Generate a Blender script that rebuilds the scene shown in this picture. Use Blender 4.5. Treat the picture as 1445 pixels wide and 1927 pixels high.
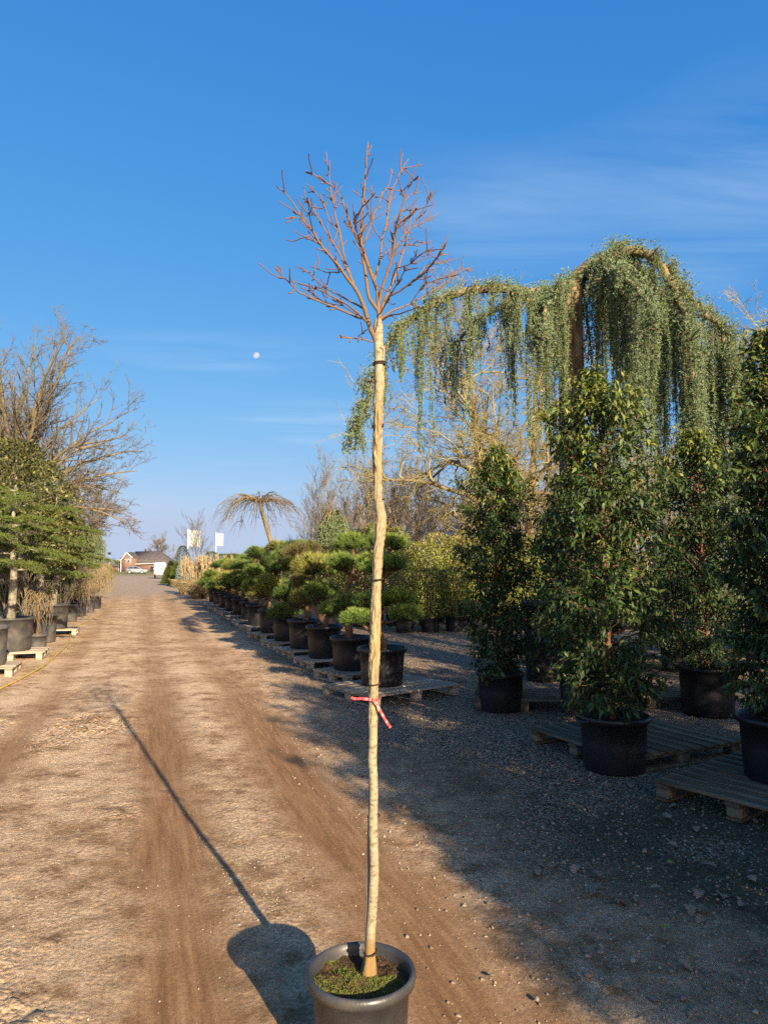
import bpy, bmesh, math, random
import numpy as np
from mathutils import Vector, Matrix

# ------------------------------------------------------------------ camera, sky, sun, exposure
scene = bpy.context.scene
for o in list(bpy.data.objects):
    bpy.data.objects.remove(o)
COL = scene.collection
CAM_H, FPX, IW, IH, HORIZON = 1.75, 1340.0, 1445.0, 1927.0, 1063.0
PITCH = math.atan((HORIZON - IH / 2) / FPX)
cam = bpy.data.cameras.new('camera')
cam.sensor_fit = 'VERTICAL'
cam.sensor_height = 36.0
cam.lens = FPX / IH * 36.0
cam.clip_start = 0.05
cam.clip_end = 8000
cam_o = bpy.data.objects.new('camera', cam)
cam_o.location = (0, 0, CAM_H)
cam_o.rotation_euler = (math.pi / 2 + PITCH, 0, 0)
COL.objects.link(cam_o)
scene.camera = cam_o

SUN_EL = math.radians(20.0)
SUN_H = Vector((0.461, -0.887, 0)).normalized()        # horizontal direction towards the sun
world = bpy.data.worlds.new('World')
scene.world = world
world.use_nodes = True
wn, wl = world.node_tree.nodes, world.node_tree.links
wn.clear()
w_out = wn.new('ShaderNodeOutputWorld')
w_bg = wn.new('ShaderNodeBackground')
sky = wn.new('ShaderNodeTexSky')
sky.sky_type = 'NISHITA'
sky.sun_disc = False
sky.sun_elevation = SUN_EL
sky.sun_rotation = math.atan2(SUN_H.x, SUN_H.y)
sky.air_density = 1.0
sky.dust_density = 1.6
sky.ozone_density = 1.5
w_hsv = wn.new('ShaderNodeHueSaturation')
w_hsv.inputs['Saturation'].default_value = 1.18
wl.new(sky.outputs[0], w_hsv.inputs['Color'])
# thin cirrus over the whole dome
w_tc = wn.new('ShaderNodeTexCoord')
w_sep = wn.new('ShaderNodeSeparateXYZ')
wl.new(w_tc.outputs['Generated'], w_sep.inputs[0])
w_zh = wn.new('ShaderNodeMath'); w_zh.operation = 'MAXIMUM'; w_zh.inputs[1].default_value = 0.055     # no murk in the last degrees above the horizon
w_vh = wn.new('ShaderNodeCombineXYZ')
wl.new(w_sep.outputs['Z'], w_zh.inputs[0]); wl.new(w_sep.outputs['X'], w_vh.inputs[0]); wl.new(w_sep.outputs['Y'], w_vh.inputs[1]); wl.new(w_zh.outputs[0], w_vh.inputs[2])
w_vn = wn.new('ShaderNodeVectorMath'); w_vn.operation = 'NORMALIZE'
wl.new(w_vh.outputs[0], w_vn.inputs[0]); wl.new(w_vn.outputs[0], sky.inputs['Vector'])
w_zc = wn.new('ShaderNodeMath'); w_zc.operation = 'MAXIMUM'; w_zc.inputs[1].default_value = 0.06
wl.new(w_sep.outputs['Z'], w_zc.inputs[0])
w_dx = wn.new('ShaderNodeMath'); w_dx.operation = 'DIVIDE'
w_dy = wn.new('ShaderNodeMath'); w_dy.operation = 'DIVIDE'
wl.new(w_sep.outputs['X'], w_dx.inputs[0]); wl.new(w_zc.outputs[0], w_dx.inputs[1])
wl.new(w_sep.outputs['Y'], w_dy.inputs[0]); wl.new(w_zc.outputs[0], w_dy.inputs[1])
w_cmb = wn.new('ShaderNodeCombineXYZ')
wl.new(w_dx.outputs[0], w_cmb.inputs[0]); wl.new(w_dy.outputs[0], w_cmb.inputs[1])
w_map = wn.new('ShaderNodeMapping')
w_map.inputs['Rotation'].default_value = (0, 0, math.radians(-20))
w_map.inputs['Scale'].default_value = (0.55, 3.0, 1)
wl.new(w_cmb.outputs[0], w_map.inputs[0])
w_n1 = wn.new('ShaderNodeTexNoise'); w_n1.inputs['Scale'].default_value = 0.9; w_n1.inputs['Detail'].default_value = 8; w_n1.inputs['Roughness'].default_value = 0.62
w_n1.inputs['Distortion'].default_value = 0.6
wl.new(w_map.outputs[0], w_n1.inputs['Vector'])
w_n2 = wn.new('ShaderNodeTexNoise'); w_n2.inputs['Scale'].default_value = 0.55; w_n2.inputs['Detail'].default_value = 2
w_off = wn.new('ShaderNodeVectorMath'); w_off.operation = 'ADD'; w_off.inputs[1].default_value = (3.1, 0.9, 0.0)
wl.new(w_cmb.outputs[0], w_off.inputs[0]); wl.new(w_off.outputs[0], w_n2.inputs['Vector'])
w_r1 = wn.new('ShaderNodeMapRange'); w_r1.inputs[1].default_value = 0.38; w_r1.inputs[2].default_value = 0.72
w_r2 = wn.new('ShaderNodeMapRange'); w_r2.inputs[1].default_value = 0.53; w_r2.inputs[2].default_value = 0.70
wl.new(w_n1.outputs[0], w_r1.inputs[0]); wl.new(w_n2.outputs[0], w_r2.inputs[0])
w_mul = wn.new('ShaderNodeMath'); w_mul.operation = 'MULTIPLY'
wl.new(w_r1.outputs[0], w_mul.inputs[0]); wl.new(w_r2.outputs[0], w_mul.inputs[1])
w_mu2 = wn.new('ShaderNodeMath'); w_mu2.operation = 'MULTIPLY'; w_mu2.inputs[1].default_value = 0.5
wl.new(w_mul.outputs[0], w_mu2.inputs[0])
w_mix = wn.new('ShaderNodeMix'); w_mix.data_type = 'RGBA'
w_mix.inputs[7].default_value = (3.1, 4.0, 5.0, 1)
# camera response of the photograph for the whole dome: each channel of the physical sky is compressed a little
w_s3 = wn.new('ShaderNodeSeparateColor'); w_c3 = wn.new('ShaderNodeCombineColor')
wl.new(w_hsv.outputs[0], w_s3.inputs[0])
for ch, (pw, cf, sh) in enumerate(((1.10, .462, 2.0), (0.595, 1.168, 2.9), (0.305, 2.73, 2.2))):
    w_p = wn.new('ShaderNodeMath'); w_p.operation = 'POWER'; w_p.inputs[1].default_value = pw
    w_k = wn.new('ShaderNodeMath'); w_k.operation = 'MULTIPLY'; w_k.inputs[1].default_value = cf
    wl.new(w_s3.outputs[ch], w_p.inputs[0]); wl.new(w_p.outputs[0], w_k.inputs[0]); 
    w_sb = wn.new('ShaderNodeMath'); w_sb.operation = 'SUBTRACT'; w_sb.inputs[1].default_value = sh      # the bright sky round the sun stays as it is
    w_mxx = wn.new('ShaderNodeMath'); w_mxx.operation = 'MAXIMUM'
    wl.new(w_s3.outputs[ch], w_sb.inputs[0]); wl.new(w_k.outputs[0], w_mxx.inputs[0]); wl.new(w_sb.outputs[0], w_mxx.inputs[1]); wl.new(w_mxx.outputs[0], w_c3.inputs[ch])
wl.new(w_mu2.outputs[0], w_mix.inputs[0]); wl.new(w_c3.outputs[0], w_mix.inputs[6])
wl.new(w_mix.outputs[2], w_bg.inputs['Color'])
w_bg.inputs['Strength'].default_value = 0.078
wl.new(w_bg.outputs[0], w_out.inputs['Surface'])

sun = bpy.data.lights.new('sun', 'SUN')
sun.energy = 5.0
sun.angle = math.radians(0.53)
sun.color = (1.0, 0.82, 0.58)
sun_o = bpy.data.objects.new('sun', sun)
sdir = Vector((-SUN_H.x * math.cos(SUN_EL), -SUN_H.y * math.cos(SUN_EL), -math.sin(SUN_EL)))
sun_o.rotation_euler = sdir.to_track_quat('-Z', 'Y').to_euler()
sun_o.location = (10, -20, 15)
COL.objects.link(sun_o)

vs = scene.view_settings
vs.view_transform = 'Standard'
vs.look = 'None'
vs.gamma = 1.0
vs.use_curve_mapping = False
vs.exposure = 1.27
scene.cycles.use_denoising = False

# ------------------------------------------------------------------ helpers
RS = np.random.RandomState
CP, SP = math.cos(PITCH), math.sin(PITCH)

def ray(px, py):
    a, b = (px - IW / 2) / FPX, (IH / 2 - py) / FPX
    return a, CP - SP * b, SP + CP * b

def at(px, py, Y):
    x, y, z = ray(px, py)
    t = Y / y
    return np.array((x * t, Y, CAM_H + z * t))

def gnd(px, py, z=0.0):
    x, y, dz = ray(px, py)
    t = (z - CAM_H) / dz
    return np.array((x * t, y * t, z))

RU = np.array((-0.323, 0.9464)); RV = np.array((0.9464, 0.323))   # along the road, across it to the right
def uv(u, v):
    p = RU * u + RV * v
    return (p[0], p[1])

def norm(a):
    a = np.asarray(a, float)
    return a / np.maximum(np.linalg.norm(a, axis=-1, keepdims=True), 1e-9)

def tag(o, label=None, cat=None, group=None, kind=None):
    if label: o['label'] = label
    if cat: o['category'] = cat
    if group: o['group'] = group
    if kind: o['kind'] = kind
    return o

def empty(name, loc=(0, 0, 0), rz=0.0, label=None, cat=None, group=None):
    o = bpy.data.objects.new(name, None)
    o.location = loc
    o.rotation_euler = (0, 0, rz)
    o.empty_display_size = 0.1
    COL.objects.link(o)
    return tag(o, label, cat, group)

def obj(name, me, mat=None, parent=None, loc=None, rot=None, scale=None):
    o = bpy.data.objects.new(name, me)
    if mat is not None and len(me.materials) == 0:
        me.materials.append(mat)
    COL.objects.link(o)
    if parent is not None: o.parent = parent
    if loc is not None: o.location = loc
    if rot is not None: o.rotation_euler = rot
    if scale is not None: o.scale = scale
    return o

def copy_tree(o, parent=None):
    c = o.copy()
    COL.objects.link(c)
    c.parent = parent
    for ch in list(o.children):
        copy_tree(ch, c)
    return c

def mesh_np(name, V, F, var=None, smooth=False, attrs=None):
    """V (n,3); F list of (m,k) index arrays"""
    me = bpy.data.meshes.new(name)
    V = np.asarray(V, np.float32)
    F = [np.asarray(f, np.int32) for f in F if len(f)]
    me.vertices.add(len(V))
    me.vertices.foreach_set('co', V.ravel())
    loops = np.concatenate([f.ravel() for f in F])
    tot = np.concatenate([np.full(len(f), f.shape[1], np.int32) for f in F])
    start = np.concatenate(([0], np.cumsum(tot)[:-1])).astype(np.int32)
    me.loops.add(len(loops))
    me.loops.foreach_set('vertex_index', loops)
    me.polygons.add(len(tot))
    me.polygons.foreach_set('loop_start', start)
    me.polygons.foreach_set('loop_total', tot)
    if smooth:
        me.polygons.foreach_set('use_smooth', np.ones(len(tot), bool))
    me.update(calc_edges=True)
    attrs = dict(attrs or {})
    if var is not None: attrs['var'] = var
    for k, a in attrs.items():
        at_ = me.attributes.new(k, 'FLOAT', 'POINT')
        at_.data.foreach_set('value', np.asarray(a, np.float32))
    return me

class Geo:
    """collects numpy pieces into one mesh"""
    def __init__(self):
        self.V, self.F, self.A, self.n = [], {}, [], 0
    def add(self, V, F, var=None):
        V = np.asarray(V, float)
        for f in F:
            f = np.asarray(f)
            if len(f): self.F.setdefault(f.shape[1], []).append(f + self.n)
        self.V.append(V)
        self.A.append(np.full(len(V), 0.5) if var is None else (np.full(len(V), float(var)) if np.isscalar(var) else np.asarray(var)))
        self.n += len(V)
        return self
    def mesh(self, name, smooth=False):
        return mesh_np(name, np.concatenate(self.V), [np.concatenate(v) for v in self.F.values()], var=np.concatenate(self.A), smooth=smooth)
    def build(self, name, mat, parent=None, smooth=False, **k):
        return obj(name, self.mesh(name, smooth), mat, parent, **k)

BOXF = np.array([(0, 3, 2, 1), (4, 5, 6, 7), (0, 1, 5, 4), (1, 2, 6, 5), (2, 3, 7, 6), (3, 0, 4, 7)])
def boxv(c, s, rz=0.0):
    x, y, z = np.array(s) / 2
    V = np.array([(-x, -y, -z), (x, -y, -z), (x, y, -z), (-x, y, -z), (-x, -y, z), (x, -y, z), (x, y, z), (-x, y, z)], float)
    if rz:
        ca, sa = math.cos(rz), math.sin(rz)
        V = np.stack((V[:, 0] * ca - V[:, 1] * sa, V[:, 0] * sa + V[:, 1] * ca, V[:, 2]), 1)
    return V + np.array(c)

def box_mesh(name, s, rng=None, jit=0.0):
    V = boxv((0, 0, 0), s)
    if rng is not None: V = V + rng.uniform(-jit, jit, V.shape)
    bm = bmesh.new()
    vs_ = [bm.verts.new(v) for v in V]
    for f in BOXF: bm.faces.new([vs_[i] for i in f])
    bmesh.ops.bevel(bm, geom=list(bm.edges), offset=min(s) * 0.12, segments=1, affect='EDGES')
    me = bpy.data.meshes.new(name)
    bm.to_mesh(me); bm.free()
    return me

def lathe(profile, n=40, wob=0.0, seed=0):
    """profile list of (r,z) -> V,F"""
    rng = RS(seed)
    a = np.linspace(0, 2 * np.pi, n, endpoint=False)
    P = np.array(profile, float)
    w = 1 + wob * np.sin(2 * a + rng.uniform(0, 6)) if wob else np.ones(n)
    V = np.stack((P[:, 0, None] * np.cos(a) * w, P[:, 0, None] * np.sin(a) / w, np.repeat(P[:, 1, None], n, 1)), 2).reshape(-1, 3)
    m = len(P)
    i, j = np.meshgrid(np.arange(m - 1), np.arange(n), indexing='ij')
    j2 = (j + 1) % n
    F = np.stack((i * n + j, i * n + j2, (i + 1) * n + j2, (i + 1) * n + j), 2).reshape(-1, 4)
    return V, [F]

class Tubes:
    """many tubes, batched"""
    def __init__(self): self.d = {}
    def add(self, pts, rad, sides=4, var=0.5):
        pts = np.asarray(pts, float)
        if np.isscalar(rad): rad = np.full(len(pts), rad)
        elif len(rad) == 2 and len(pts) != 2: rad = np.linspace(rad[0], rad[1], len(pts))
        self.d.setdefault((len(pts), sides), []).append((pts, np.asarray(rad, float), var))
    def into(self, g):
        for (n, s), L in self.d.items():
            P = np.stack([x[0] for x in L]); R = np.stack([x[1] for x in L]); A = np.array([x[2] for x in L])
            T = np.empty_like(P)
            T[:, 1:-1] = P[:, 2:] - P[:, :-2]; T[:, 0] = P[:, 1] - P[:, 0]; T[:, -1] = P[:, -1] - P[:, -2]
            T = norm(T)
            mean = norm(P[:, -1] - P[:, 0])
            ref = np.where(np.abs(mean[:, 2:3]) > 0.8, np.array([[1.0, 0.13, 0]]), np.array([[0.1, 0, 1.0]]))[:, None, :]
            ax = norm(np.cross(T, np.broadcast_to(ref, T.shape))); ay = np.cross(T, ax)
            a = np.linspace(0, 2 * np.pi, s, endpoint=False)
            V = P[:, :, None, :] + R[:, :, None, None] * (np.cos(a)[None, None, :, None] * ax[:, :, None, :] + np.sin(a)[None, None, :, None] * ay[:, :, None, :])
            k = len(L)
            b = np.arange(k)[:, None, None] * (n * s)
            i = np.arange(n - 1)[None, :, None] * s; j = np.arange(s)[None, None, :]; j2 = (j + 1) % s
            F = np.stack((b + i + j, b + i + j2, b + i + s + j2, b + i + s + j), 3).reshape(-1, 4)
            g.add(V.reshape(-1, 3), [F], np.repeat(A, n * s))
        return g
    def build(self, name, mat, parent=None, **k):
        return self.into(Geo()).build(name, mat, parent, smooth=True, **k)

LEAF8 = (np.array([(0, 0, 0), (-.5, .35, .07), (0, .38, 0), (.5, .35, .07), (-.42, .68, .02), (0, .7, -.05), (.42, .68, .02), (0, 1, -.2)]),
         [np.array([(0, 2, 1), (0, 3, 2), (4, 5, 7), (5, 6, 7)]), np.array([(1, 2, 5, 4), (2, 3, 6, 5)])])
LEAF4 = (np.array([(0, 0, 0), (-.5, .45, .06), (0, .5, 0), (.5, .45, .06), (0, 1, -.2)]), [np.array([(0, 2, 1), (0, 3, 2), (1, 2, 4), (2, 3, 4)])])
LEAF2 = (np.array([(0, 0, 0), (-.5, .45, .06), (0, 1, -.06), (.5, .45, .06)]), [np.array([(0, 2, 1), (0, 3, 2)])])

def leaves(g, pos, fwd, nrm, L, W, var, tm=LEAF8):
    pos, fwd = np.asarray(pos, float), norm(fwd)
    side = norm(np.cross(fwd, nrm)); n = np.cross(side, fwd)
    t, F = tm
    L = np.broadcast_to(np.asarray(L, float), (len(pos),)); W = np.broadcast_to(np.asarray(W, float), (len(pos),))
    V = (pos[:, None] + (W[:, None] * t[None, :, 0])[..., None] * side[:, None] + (L[:, None] * t[None, :, 1])[..., None] * fwd[:, None]
         + (L[:, None] * t[None, :, 2])[..., None] * n[:, None])
    k = len(t); b = (np.arange(len(pos)) * k)[:, None, None]
    g.add(V.reshape(-1, 3), [(b + f[None]).reshape(-1, f.shape[1]) for f in F], np.repeat(np.broadcast_to(var, (len(pos),)), k))

def needles(g, pos, d, L, W, var, rng):
    d = norm(d); pos = np.asarray(pos, float)
    s = norm(np.cross(d, rng.normal(size=d.shape)))
    L = np.broadcast_to(np.asarray(L, float), (len(pos),))[:, None]
    V = np.stack((pos - s * W / 2, pos + s * W / 2, pos + d * L), 1).reshape(-1, 3)
    g.add(V, [np.arange(len(V)).reshape(-1, 3)], np.repeat(np.broadcast_to(var, (len(pos),)), 3))

def rdir(rng, n):
    return norm(rng.normal(size=(n, 3)))

_tab = RS(7).rand(256, 256)
def vnoise(x, y, s=0):
    x = np.asarray(x) + s * 17.3; y = np.asarray(y) + s * 31.7
    ix, iy = np.floor(x).astype(int), np.floor(y).astype(int)
    fx, fy = x - ix, y - iy
    fx = fx * fx * (3 - 2 * fx); fy = fy * fy * (3 - 2 * fy)
    t = lambda a, b: _tab[a & 255, b & 255]
    return (t(ix, iy) * (1 - fx) + t(ix + 1, iy) * fx) * (1 - fy) + (t(ix, iy + 1) * (1 - fx) + t(ix + 1, iy + 1) * fx) * fy
def fbm(x, y, o=4, s=0):
    r, a, k = 0, 0.5, 0
    for i in range(o):
        r = r + a * vnoise(x, y, s + i * 3); k += a; a *= 0.5; x = x * 2.03; y = y * 2.03
    return r / k
def sstep(a, b, x):
    t = np.clip((x - a) / (b - a), 0, 1)
    return t * t * (3 - 2 * t)

# ------------------------------------------------------------------ materials
MATS = {}
def M(name, cols, rough=0.8, scale=8.0, bump=0.0, bscale=60.0, attr=None, spec=0.3, transl=0.0, stretch=(1, 1, 1), detail=5, rnd=0.0, amix=0.35, pos=None, bdist=0.01):
    """procedural: colour ramp driven by noise, or by the attribute 'var' blended with noise"""
    m = bpy.data.materials.new(name); m.use_nodes = True
    N, L = m.node_tree.nodes, m.node_tree.links
    b = N['Principled BSDF']
    tc = N.new('ShaderNodeTexCoord'); mp = N.new('ShaderNodeMapping'); mp.inputs['Scale'].default_value = stretch
    L.new(tc.outputs['Object'], mp.inputs[0])
    nz = N.new('ShaderNodeTexNoise'); nz.inputs['Scale'].default_value = scale; nz.inputs['Detail'].default_value = detail
    L.new(mp.outputs[0], nz.inputs['Vector'])
    cr = N.new('ShaderNodeValToRGB')
    e = cr.color_ramp.elements
    ps = pos or ([0.3 + 0.4 * i / max(1, len(cols) - 1) for i in range(len(cols))] if not attr else [i / max(1, len(cols) - 1) for i in range(len(cols))])
    while len(e) < len(cols): e.new(0.5)
    for i, c in enumerate(cols):
        e[i].position = ps[i]; e[i].color = (*c, 1)
    fac = nz.outputs[0]
    if attr:
        a = N.new('ShaderNodeAttribute'); a.attribute_name = attr
        mx = N.new('ShaderNodeMix'); mx.data_type = 'FLOAT'; mx.inputs[0].default_value = amix
        L.new(a.outputs['Fac'], mx.inputs[2]); L.new(nz.outputs[0], mx.inputs[3]); fac = mx.outputs[0]
    L.new(fac, cr.inputs[0])
    col = cr.outputs[0]
    if rnd:
        oi = N.new('ShaderNodeObjectInfo'); hs = N.new('ShaderNodeHueSaturation')
        mr = N.new('ShaderNodeMapRange'); mr.inputs[3].default_value = 1 - rnd; mr.inputs[4].default_value = 1 + rnd
        L.new(oi.outputs['Random'], mr.inputs[0]); L.new(mr.outputs[0], hs.inputs['Value']); L.new(col, hs.inputs['Color']); col = hs.outputs[0]
    L.new(col, b.inputs['Base Color'])
    b.inputs['Roughness'].default_value = rough
    b.inputs['Specular IOR Level'].default_value = spec
    if bump:
        n2 = N.new('ShaderNodeTexNoise'); n2.inputs['Scale'].default_value = bscale; n2.inputs['Detail'].default_value = 4
        L.new(mp.outputs[0], n2.inputs['Vector'])
        bp = N.new('ShaderNodeBump'); bp.inputs['Strength'].default_value = bump; bp.inputs['Distance'].default_value = bdist
        L.new(n2.outputs[0], bp.inputs['Height']); L.new(bp.outputs[0], b.inputs['Normal'])
    if transl:
        out = N['Material Output']; tr = N.new('ShaderNodeBsdfTranslucent'); ms = N.new('ShaderNodeMixShader')
        ms.inputs[0].default_value = transl
        L.new(col, tr.inputs['Color']); L.new(b.outputs[0], ms.inputs[1]); L.new(tr.outputs[0], ms.inputs[2]); L.new(ms.outputs[0], out.inputs['Surface'])
    MATS[name] = m
    return m

m_bark_oak = M('oak_bark', [(.11, .085, .045), (.23, .18, .10)], .95, 3, .5, 30, rnd=.1)
m_twig = M('twig_bark', [(.105, .09, .068), (.185, .16, .12)], .95, 2, rnd=.12)
m_twig_warm = M('warm_twig_bark', [(.20, .15, .085), (.32, .25, .145)], .95, 1.2, rnd=.2)
m_twig_olive = M('olive_twig_bark', [(.20, .165, .07), (.32, .27, .12)], .95, 2, rnd=.12)
m_bark_cedar = M('cedar_bark', [(.06, .043, .026), (.18, .135, .075), (.27, .21, .115)], .95, 9, .9, 30, stretch=(1, 1, .35))
m_bark_red = M('laurel_bark', [(.12, .045, .03), (.22, .10, .065)], .8, 12, .3, 60)
m_bark_pine = M('pine_bark', [(.05, .032, .02), (.15, .085, .045), (.21, .125, .065)], .9, 16, .8, 50)
m_bark_grey = M('mottled_bark', [(.06, .05, .035), (.20, .18, .13), (.32, .29, .21)], .9, 14, .6, 50)
m_cedar_blue = M('blue_cedar_needles', [(.05, .072, .03), (.135, .182, .075), (.20, .268, .135), (.27, .345, .21)], .6, 1.2, attr='var', transl=.12)
m_cedar_green = M('green_cedar_needles', [(.03, .046, .014), (.085, .115, .022), (.19, .225, .04)], .6, 2, attr='var', transl=.12)
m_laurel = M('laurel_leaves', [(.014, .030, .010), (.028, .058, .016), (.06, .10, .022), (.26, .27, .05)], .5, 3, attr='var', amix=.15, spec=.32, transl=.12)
m_photinia = M('shrub_leaves', [(.05, .085, .015), (.115, .155, .026), (.19, .215, .04), (.24, .21, .045), (.25, .095, .035)], .5, 1.5, attr='var', amix=.25, spec=.4, transl=.18, rnd=.15)
m_holly = M('evergreen_leaves', [(.02, .026, .009), (.06, .068, .018), (.13, .13, .034), (.30, .26, .08)], .55, 2, attr='var', amix=.2, spec=.3, transl=.15)
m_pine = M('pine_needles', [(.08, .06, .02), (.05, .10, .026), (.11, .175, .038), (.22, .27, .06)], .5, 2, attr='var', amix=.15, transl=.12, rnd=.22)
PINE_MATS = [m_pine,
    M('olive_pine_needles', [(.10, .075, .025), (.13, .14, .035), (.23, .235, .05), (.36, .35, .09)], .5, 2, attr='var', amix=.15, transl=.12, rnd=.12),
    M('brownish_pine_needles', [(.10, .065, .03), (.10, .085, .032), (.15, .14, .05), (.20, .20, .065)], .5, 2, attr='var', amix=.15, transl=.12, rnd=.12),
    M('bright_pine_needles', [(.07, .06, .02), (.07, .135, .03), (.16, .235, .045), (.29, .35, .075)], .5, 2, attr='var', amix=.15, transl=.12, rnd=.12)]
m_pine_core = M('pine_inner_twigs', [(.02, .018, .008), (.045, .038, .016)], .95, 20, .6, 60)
m_straw = M('pampas_straw', [(.22, .17, .075), (.36, .28, .15), (.47, .38, .24)], .9, 2, attr='var', transl=.2)
m_conifer = M('conifer_needles', [(.035, .055, .012), (.085, .115, .02), (.16, .18, .035)], .7, 2, attr='var', transl=.12)
m_spruce = M('blue_spruce_needles', [(.10, .13, .10), (.20, .26, .23), (.30, .37, .35)], .7, 2, attr='var', transl=.1)
m_pot = M('black_plastic_pot', [(.010, .0105, .012), (.017, .017, .019), (.032, .030, .028)], .42, 3, .05, 120, spec=.45, pos=[.3, .6, .85], rnd=.2)
m_pot_dusty = M('dusty_grey_pot', [(.035, .036, .04), (.07, .068, .066), (.12, .105, .085)], .55, 6, .2, 90, spec=.35, rnd=.25)
m_soil = M('potting_soil', [(.03, .016, .009), (.085, .045, .025)], 1.0, 30, 1.0, 90)
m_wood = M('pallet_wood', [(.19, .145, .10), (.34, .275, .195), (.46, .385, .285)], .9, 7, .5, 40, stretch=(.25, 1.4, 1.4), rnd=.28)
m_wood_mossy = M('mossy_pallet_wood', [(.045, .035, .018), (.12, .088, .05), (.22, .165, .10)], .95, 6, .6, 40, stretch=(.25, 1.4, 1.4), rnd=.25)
m_stone = M('pebbles', [(.12, .088, .058), (.25, .19, .13), (.40, .33, .245)], .85, 10, .3, 80, attr='var', amix=.2)
m_stone1 = M('loose_stone', [(.12, .095, .07), (.26, .215, .165)], .8, 14, .3, 60, rnd=.4)
m_dryleaf = M('dry_oak_leaf', [(.17, .11, .065), (.30, .21, .135)], .9, 20, rnd=.3)
m_greenleaf = M('fresh_leaf', [(.14, .26, .035), (.22, .36, .06)], .5, 20)
m_hose = M('yellow_hose', [(.42, .29, .06), (.55, .40, .11)], .5, 8)
m_white = M('white_paint', [(.58, .58, .56), (.68, .68, .66)], .5, 2)
m_flag = M('flag_cloth', [(.50, .52, .52), (.60, .62, .60)], .9, 3, transl=.35)
m_flagmark = M('flag_mark', [(.30, .48, .22), (.40, .55, .30)], .9, 6)
m_brick = M('house_brick', [(.16, .092, .07), (.225, .135, .105)], .9, 3, .2, 20)
m_roof = M('roof_tiles', [(.085, .072, .065), (.15, .125, .11)], .9, 1.2, .3, 12)
m_glass = M('window_glass', [(.02, .025, .03), (.05, .06, .07)], .1, 1, spec=.6)
m_dark = M('dark_metal', [(.02, .02, .022), (.04, .04, .042)], .6, 8)
m_car = M('silver_car_paint', [(.22, .235, .26), (.28, .295, .32)], .3, 1, spec=.6)
m_carblue = M('dark_blue_car_paint', [(.015, .03, .085), (.025, .045, .12)], .3, 1, spec=.6)
m_tyre = M('tyre_rubber', [(.015, .015, .016), (.03, .03, .03)], .85, 10)
m_rim = M('alloy_rim', [(.35, .35, .36), (.5, .5, .5)], .35, 4)
m_ribbon = M('red_ribbon', [(.60, .03, .04), (.78, .07, .08)], .4, 30, spec=.4)
m_tie = M('rubber_tie', [(.022, .013, .008), (.06, .036, .02)], .7, 60)
m_stake = M('grey_stake', [(.16, .14, .115), (.42, .36, .28)], .85, 5, .2, 80, stretch=(4, 4, .6))
m_moss = M('moss_tuft', [(.09, .05, .022), (.09, .085, .02), (.15, .175, .032), (.22, .255, .05)], .9, 4, attr='var', amix=.3, transl=.2)
m_grass = M('verge_grass', [(.09, .10, .03), (.17, .16, .06), (.26, .22, .10)], .9, 2, attr='var', transl=.2)
m_kerb = M('verge_earth', [(.13, .12, .05), (.22, .19, .09)], .95, 2, .3, 20)

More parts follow.
